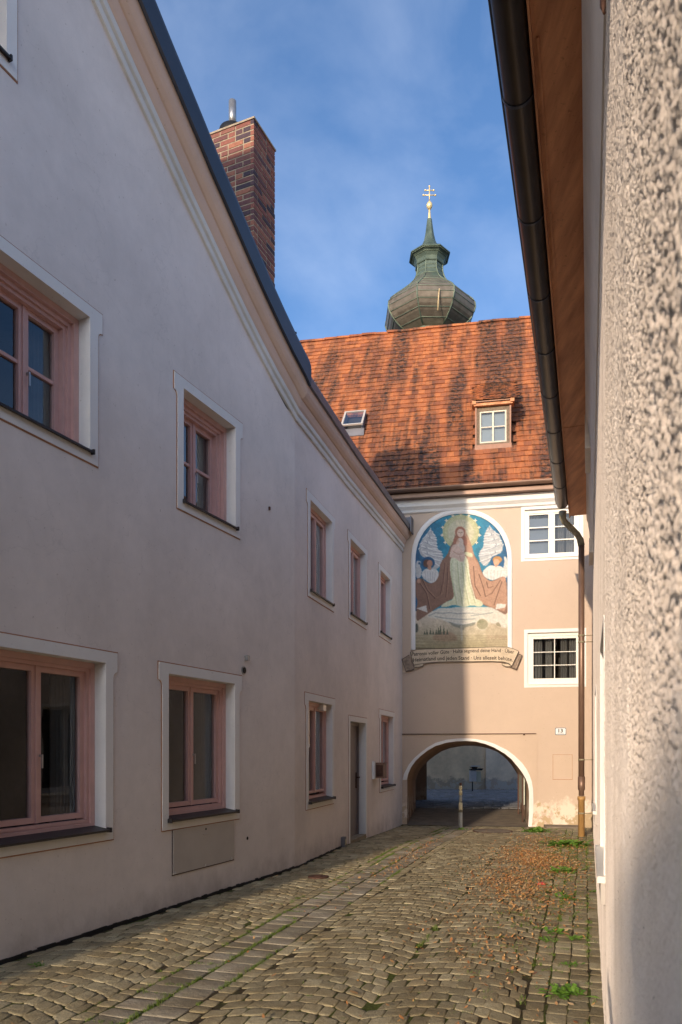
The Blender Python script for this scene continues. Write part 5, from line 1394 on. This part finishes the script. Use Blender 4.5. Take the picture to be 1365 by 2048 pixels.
# building behind the viewer whose shadow reaches the right wall's foot
_a = R(24.3); NBH = Frame(-.176-.4515*20, -20, math.cos(_a), -math.sin(_a))
mb = MB(NBH); mb.box(0, 12, -7, 0, -.3, 6.0)
mb.ring([[(-.02, -7.3, 6.0), (-.02, .3, 6.0), (-.02, -3.5, 8.2)], [(12.3, -7.3, 6.0), (12.3, .3, 6.0), (12.3, -3.5, 8.2)]], smooth=False)
build('neighbour_house', mb, M['occluder'], None, 'plain house behind the viewpoint that shades the foot of the right wall', 'house', base=(-3, -23, 0))


# person behind the viewpoint: only the head's shadow on the near wall is seen
def make_person():
    bx_, by_ = -.17, -.36
    fwd = Vector((.31, .95, 0)).normalized(); side = Vector((fwd.y, -fwd.x, 0))
    # shoulders run along the wall, so the figure stands sideways to it
    sh = fwd; fr2 = -side
    O = Vector((bx_, by_, 0))
    def p(a, f, z): return O+sh*a+fr2*f+Vector((0, 0, z))
    V = []; E = []; Rr = []
    def add(v, r_, par=None):
        V.append(tuple(v)); Rr.append(r_)
        if par is not None: E.append((par, len(V)-1))
        return len(V)-1
    pel = add(p(0, 0, .98), .13); sp1 = add(p(0, 0, 1.12), .125, pel); ch = add(p(0, 0, 1.34), .14, sp1); nk0 = add(p(0, .0, 1.50), .065, ch); nk = add(p(0, .01, 1.57), .055, nk0)
    h1 = add(p(.0, .02, 1.66), .088, nk); h2 = add(p(.0, .01, 1.75), .088, h1); add(p(0, 0, 1.80), .055, h2)
    for sg in (-1, 1):
        hp = add(p(sg*.10, 0, .90), .095, pel); kn = add(p(sg*.11, .02, .52), .062, hp); an = add(p(sg*.12, 0, .10), .042, kn); add(p(sg*.12, .16, .06), .038, an)
        s1 = add(p(sg*.17, 0, 1.43), .06, ch)
        el_ = add(p(sg*.24, .12, 1.18), .045, s1); wr_ = add(p(sg*.12, .24, 1.40), .028, el_); pm = add(p(sg*.09, .27, 1.47), .034, wr_)
        for q, (da_, dz_, L) in enumerate(((-.030, .02, .07), (-.012, .03, .08), (.008, .03, .078), (.026, .02, .06))):
            f1 = add(p(sg*.09-sg*.02+da_*.6, .285, 1.50+dz_*.5), .010, pm); f2 = add(p(sg*.05+da_*.5, .30, 1.50+dz_+L*.3), .009, f1); add(p(sg*.03+da_*.4, .29, 1.50+dz_+L*.45), .008, f2)
        t1 = add(p(sg*.065, .25, 1.47), .012, pm); add(p(sg*.04, .255, 1.50), .010, t1)
    me = bpy.data.meshes.new('body'); me.from_pydata([(v[0]-bx_, v[1]-by_, v[2]) for v in V], E, []); me.update()
    tmp = bpy.data.objects.new('tmp', me); col.objects.link(tmp)
    sk_ = tmp.modifiers.new('s', 'SKIN'); sk_.use_smooth_shade = True
    for i, r_ in enumerate(Rr):
        me.skin_vertices[0].data[i].radius = (r_, r_); me.skin_vertices[0].data[i].use_root = (i == 0)
    ss = tmp.modifiers.new('b', 'SUBSURF'); ss.levels = 2
    bpy.context.view_layer.update(); dg = bpy.context.evaluated_depsgraph_get()
    m2 = bpy.data.meshes.new_from_object(tmp.evaluated_get(dg)); bpy.data.objects.remove(tmp)
    m2.name = 'person'; m2.materials.clear(); m2.materials.append(paint('dark_jacket', (.05, .055, .07), .1, .9))
    o = bpy.data.objects.new('person', m2); col.objects.link(o); o.location = (bx_, by_, g(0))
    o['label'] = 'person in dark jacket holding a camera, standing close to the near right wall'; o['category'] = 'person'
make_person()
# ================================================================= LEAVES, MOSS, WEEDS
rr = random.Random(77)
def leafv(mb, x, y, z, L, wd, yaw, curl, roll):
    ca_, sa = math.cos(yaw), math.sin(yaw)
    pts = [(-L/2, 0, 0), (-.12*L, wd/2, curl*.6), (.25*L, wd*.38, curl), (L/2, 0, curl*1.6), (.25*L, -wd*.38, curl*.9), (-.12*L, -wd/2, curl*.5)]
    f = []
    for a, b2, c in pts:
        c += roll*b2; f.append((x+a*ca_-b2*sa, y+a*sa+b2*ca_, z+c))
    mb.face(f)
mb = MB()
def put(t_, s_, L=None):
    x, y = CPt(t_, s_)
    if not ok_(x, y, .02): return
    L = L or rr.choice((rr.uniform(.012, .03), rr.uniform(.02, .05))); leafv(mb, x, y, g(y)+.008+rr.uniform(0, .014), L, L*rr.uniform(.35, .75), rr.uniform(0, 6.28), rr.uniform(0, .016), rr.uniform(-.3, .3))
n = 0
while n < 6400:
    s_ = rr.uniform(4, 16.6); t_ = rr.gauss(1.86, .34)
    dens = math.exp(-((s_-11.3)/2.6)**2)+.05*math.exp(-((s_-6.8)/1.2)**2)+.002
    if .5 < t_ < 2.66 and rr.random() < dens*(.35+.65*(math.sin(s_*2.3+t_*3)*.5+.5)): put(t_, s_); n += 1
for i in range(420): put(rr.gauss(.05, .12), rr.gauss(11.6, 1.5))
for i in range(170): put(rr.uniform(-1.6, 2.6), rr.uniform(4.2, 17))
for i in range(160): put(rr.uniform(2.2, 2.66), rr.gauss(13.7, .5))
for i in range(120): put(rr.uniform(1.0, 2.5), rr.uniform(5, 12), rr.uniform(.05, .10)) if i < 8 else put(rr.uniform(1.0, 2.6), rr.uniform(4.3, 9))
build('fallen_leaves', mb, M['dead_leaf'], None, 'scattered brown and orange fallen leaves along the right side', 'leaves', kind='stuff', recalc=False)
# moss and short grass in joints
mb = MB()
def tuft(x, y, n_, hgt, spread):
    z = g(y)
    for _ in range(n_):
        a = rr.uniform(0, 6.28); r_ = rr.uniform(0, spread); bx_, by_ = x+r_*math.cos(a), y+r_*math.sin(a)
        hh = hgt*rr.uniform(.4, 1); lx, ly = rr.uniform(-.6, .6)*hh, rr.uniform(-.6, .6)*hh; w_ = rr.uniform(.002, .004); a2 = rr.uniform(0, 6.28)
        mb.face([(bx_-w_*math.cos(a2), by_-w_*math.sin(a2), z-.008), (bx_+w_*math.cos(a2), by_+w_*math.sin(a2), z-.008), (bx_+lx, by_+ly, z+hh)])
def mossline(tt, s_from, s_to, prob, step=.05):
    s = s_from
    while s < s_to:
        if math.sin(s*3.1+tt*9)+math.sin(s*1.3+tt*4)+rr.uniform(-1.2, 1.2) > prob:
            x, y = CPt(tt+rr.uniform(-.015, .015), s)
            if ok_(x, y, .01): tuft(x, y, 26, .020, .03)
        s += step
mossline(-.005, 4.0, 7.5, -.3, .035); mossline(-.24, 4.0, 16.8, .7, .04); mossline(.24, 4.0, 13, 1.0, .04); mossline(-.005, 7.5, 15, 1.2); mossline(-.36, 8, 17, .2, .04); mossline(2.3, 4, 15, .9); mossline(2.55, 5, 14, .9); mossline(1.27, 4, 10, 1.4)
s = 4.0
while s < 16:    # cross joints of the channel
    if rr.random() < .5:
        for i in range(5):
            x, y = CPt(rr.uniform(-.24, -.02), s+rr.uniform(-.01, .01)); tuft(x, y, 14, .018, .03)
    s += rr.uniform(.18, .3)
for i in range(900):
    x, y = CPt(rr.gauss(2.2, .28), rr.choice((rr.gauss(13.2, 1.6), rr.gauss(10, 2.6))))
    if ok_(x, y) : tuft(x, y, 10, .03, .04)
for i in range(240):
    x, y = CPt(rr.uniform(-1.5, 2.6), rr.uniform(4.2, 14))
    if ok_(x, y): tuft(x, y, 8, .014, .025)
build('moss_and_grass', mb, M['moss'], None, 'green moss and short grass growing in the cobble joints', 'moss', kind='stuff', recalc=False)
# individual weeds
def weed(x, y, size, label, n_=26):
    mb = MB(); z = g(y)
    for i in range(n_):
        a = rr.uniform(0, 6.28); L = size*rr.uniform(.45, 1); el = rr.uniform(.15, 1.0); w_ = L*rr.uniform(.13, .22); ox, oy = rr.gauss(0, size*.45), rr.gauss(0, size*.3)
        ca_, sa = math.cos(a), math.sin(a); ce, se = math.cos(el), math.sin(el)
        def q(u, v, dr): return (x+ox+ca_*u*ce*L-sa*v, y+oy+sa*u*ce*L+ca_*v, z+.004+u*se*L*.7-dr*L)
        mb.face([q(0, 0, 0), q(.35, w_*.7, 0), q(.7, w_, .06), q(1, 0, .2), q(.7, -w_, .06), q(.35, -w_*.7, 0)])
    build('weed', mb, M['green_leaf'], None, label, 'weed', 'green weeds growing between the cobbles', base=(x, y, z), recalc=False)
def gp(px_, py_):
    Y = 6.0
    for _ in range(12): Y = (EYE-g(Y))*F/(py_-HZ)
    return (px_-CX)/F*Y, Y
for (px_, py_, sz, lab, n_) in ((1132, 1990, .085, 'broad low green weed nearest the viewer, by the foot of the right wall', 46),
    (1142, 1932, .05, 'small green weed just behind the broadest near one', 16),
    (1090, 1882, .055, 'green weed at the left end of the middle row of weeds among leaves', 20),
    (1118, 1866, .07, 'bright green weed in the middle of the leaf strip', 26),
    (1150, 1880, .06, 'dark green weed right of the bright weed in the leaf strip', 20),
    (1075, 1858, .035, 'tiny weed with few leaves left of the bright weed', 9),
    (1130, 1798, .09, 'wide clump of weeds beyond the leaf strip middle', 24),
    (1128, 1745, .13, 'dense green weed clump at the right of the thickest leaves', 40),
    (1132, 1692, .22, 'large grassy weed clump near the foot of the ochre pipe', 60),
    (1074, 1664, .20, 'grassy clump at the foot of the arch band', 50),
    (1180, 1722, .05, 'little weed against the right wall base under the far window', 12),
    (1188, 1785, .05, 'little weed against the right wall base under the near window', 12),
    (924, 1660, .09, 'small green tuft at the foot of the bollard', 22),
    (70, 1932, .05, 'sparse weed at the foot of the left wall in the corner', 14)):
    x, y = gp(px_, py_); weed(x, y, sz*1.35, lab, int(n_*1.5))
# small litter
x, y = gp(1083, 1771)
mb = MB(); mb.ring([[(x-.05, y-.03, g(y)+.008), (x+.05, y-.02, g(y)+.008), (x+.04, y+.04, g(y)+.008), (x-.03, y+.03, g(y)+.008)], [(x-.04, y-.02, g(y)+.03), (x+.04, y-.015, g(y)+.02), (x+.03, y+.03, g(y)+.035), (x-.02, y+.02, g(y)+.03)]], smooth=False)
build('litter_scrap', mb, paint('red_wrapper', (.55, .06, .06), .1, .4), None, 'crumpled red wrapper lying in the fallen leaves', 'litter', base=(x, y, g(y)))

# ================================================================= SKY, SUN, CAMERA
AZ, EL = R(24.3), R(14.0)
w = bpy.data.worlds.new('World'); sc.world = w; w.use_nodes = True; nt = w.node_tree; N = nt.nodes; Lk = nt.links
bg = N['Background']; sky = N.new('ShaderNodeTexSky'); sky.sky_type = 'NISHITA'; sky.sun_disc = False
sky.sun_elevation = EL; sky.sun_rotation = AZ+math.pi; sky.air_density = 1.0; sky.dust_density = 3.2; sky.ozone_density = 4.5; sky.altitude = 400
tc = N.new('ShaderNodeTexCoord'); mp = N.new('ShaderNodeMapping'); mp.inputs['Scale'].default_value = (2.2, 1.0, 3.6); mp.inputs['Rotation'].default_value = (0, R(38), R(10))
Lk.new(tc.outputs['Generated'], mp.inputs[0])
ns_ = N.new('ShaderNodeTexNoise'); ns_.inputs['Scale'].default_value = 1.7; ns_.inputs['Detail'].default_value = 9; ns_.inputs['Roughness'].default_value = .52; ns_.inputs['Distortion'].default_value = .35
Lk.new(mp.outputs[0], ns_.inputs['Vector'])
rp = N.new('ShaderNodeValToRGB'); rp.color_ramp.elements[0].position = .38; rp.color_ramp.elements[0].color = (0, 0, 0, 1); rp.color_ramp.elements[1].position = .78; rp.color_ramp.elements[1].color = (.24, .24, .24, 1)
Lk.new(ns_.outputs['Fac'], rp.inputs[0])
mxx = N.new('ShaderNodeMix'); mxx.data_type = 'RGBA'; Lk.new(rp.outputs[0], mxx.inputs[0]); Lk.new(sky.outputs[0], mxx.inputs[6]); mxx.inputs[7].default_value = (5.2, 5.6, 6.4, 1)
Lk.new(mxx.outputs[2], bg.inputs[0]); bg.inputs[1].default_value = .13
sl = bpy.data.lights.new('sun', 'SUN'); sl.energy = 2.0; sl.angle = R(.53); sl.color = (1, .81, .61)
so = bpy.data.objects.new('sun', sl); col.objects.link(so)
dirv = Vector((math.sin(AZ)*math.cos(EL), math.cos(AZ)*math.cos(EL), -math.sin(EL)))
so.rotation_euler = dirv.to_track_quat('-Z', 'Y').to_euler(); so.location = (-20, -40, 25)
cam = bpy.data.cameras.new('camera'); co_ = bpy.data.objects.new('camera', cam); col.objects.link(co_); sc.camera = co_
co_.location = (0, 0, EYE); co_.rotation_euler = (math.pi/2, 0, 0)
cam.sensor_fit = 'HORIZONTAL'; cam.sensor_width = 24; cam.lens = 24*F/1365; cam.shift_y = (HZ-1024)/1365; cam.clip_start = .02; cam.clip_end = 1000
cam.dof.use_dof = True; cam.dof.focus_distance = 13; cam.dof.aperture_fstop = 7.1
vs = sc.view_settings; vs.view_transform = 'Standard'; vs.look = 'None'; vs.exposure = 1.08; vs.gamma = 1
sc.cycles.max_bounces = 8; sc.cycles.diffuse_bounces = 4; sc.cycles.transparent_max_bounces = 12
for o in bpy.data.objects:
    if '_b' in o: del o['_b']
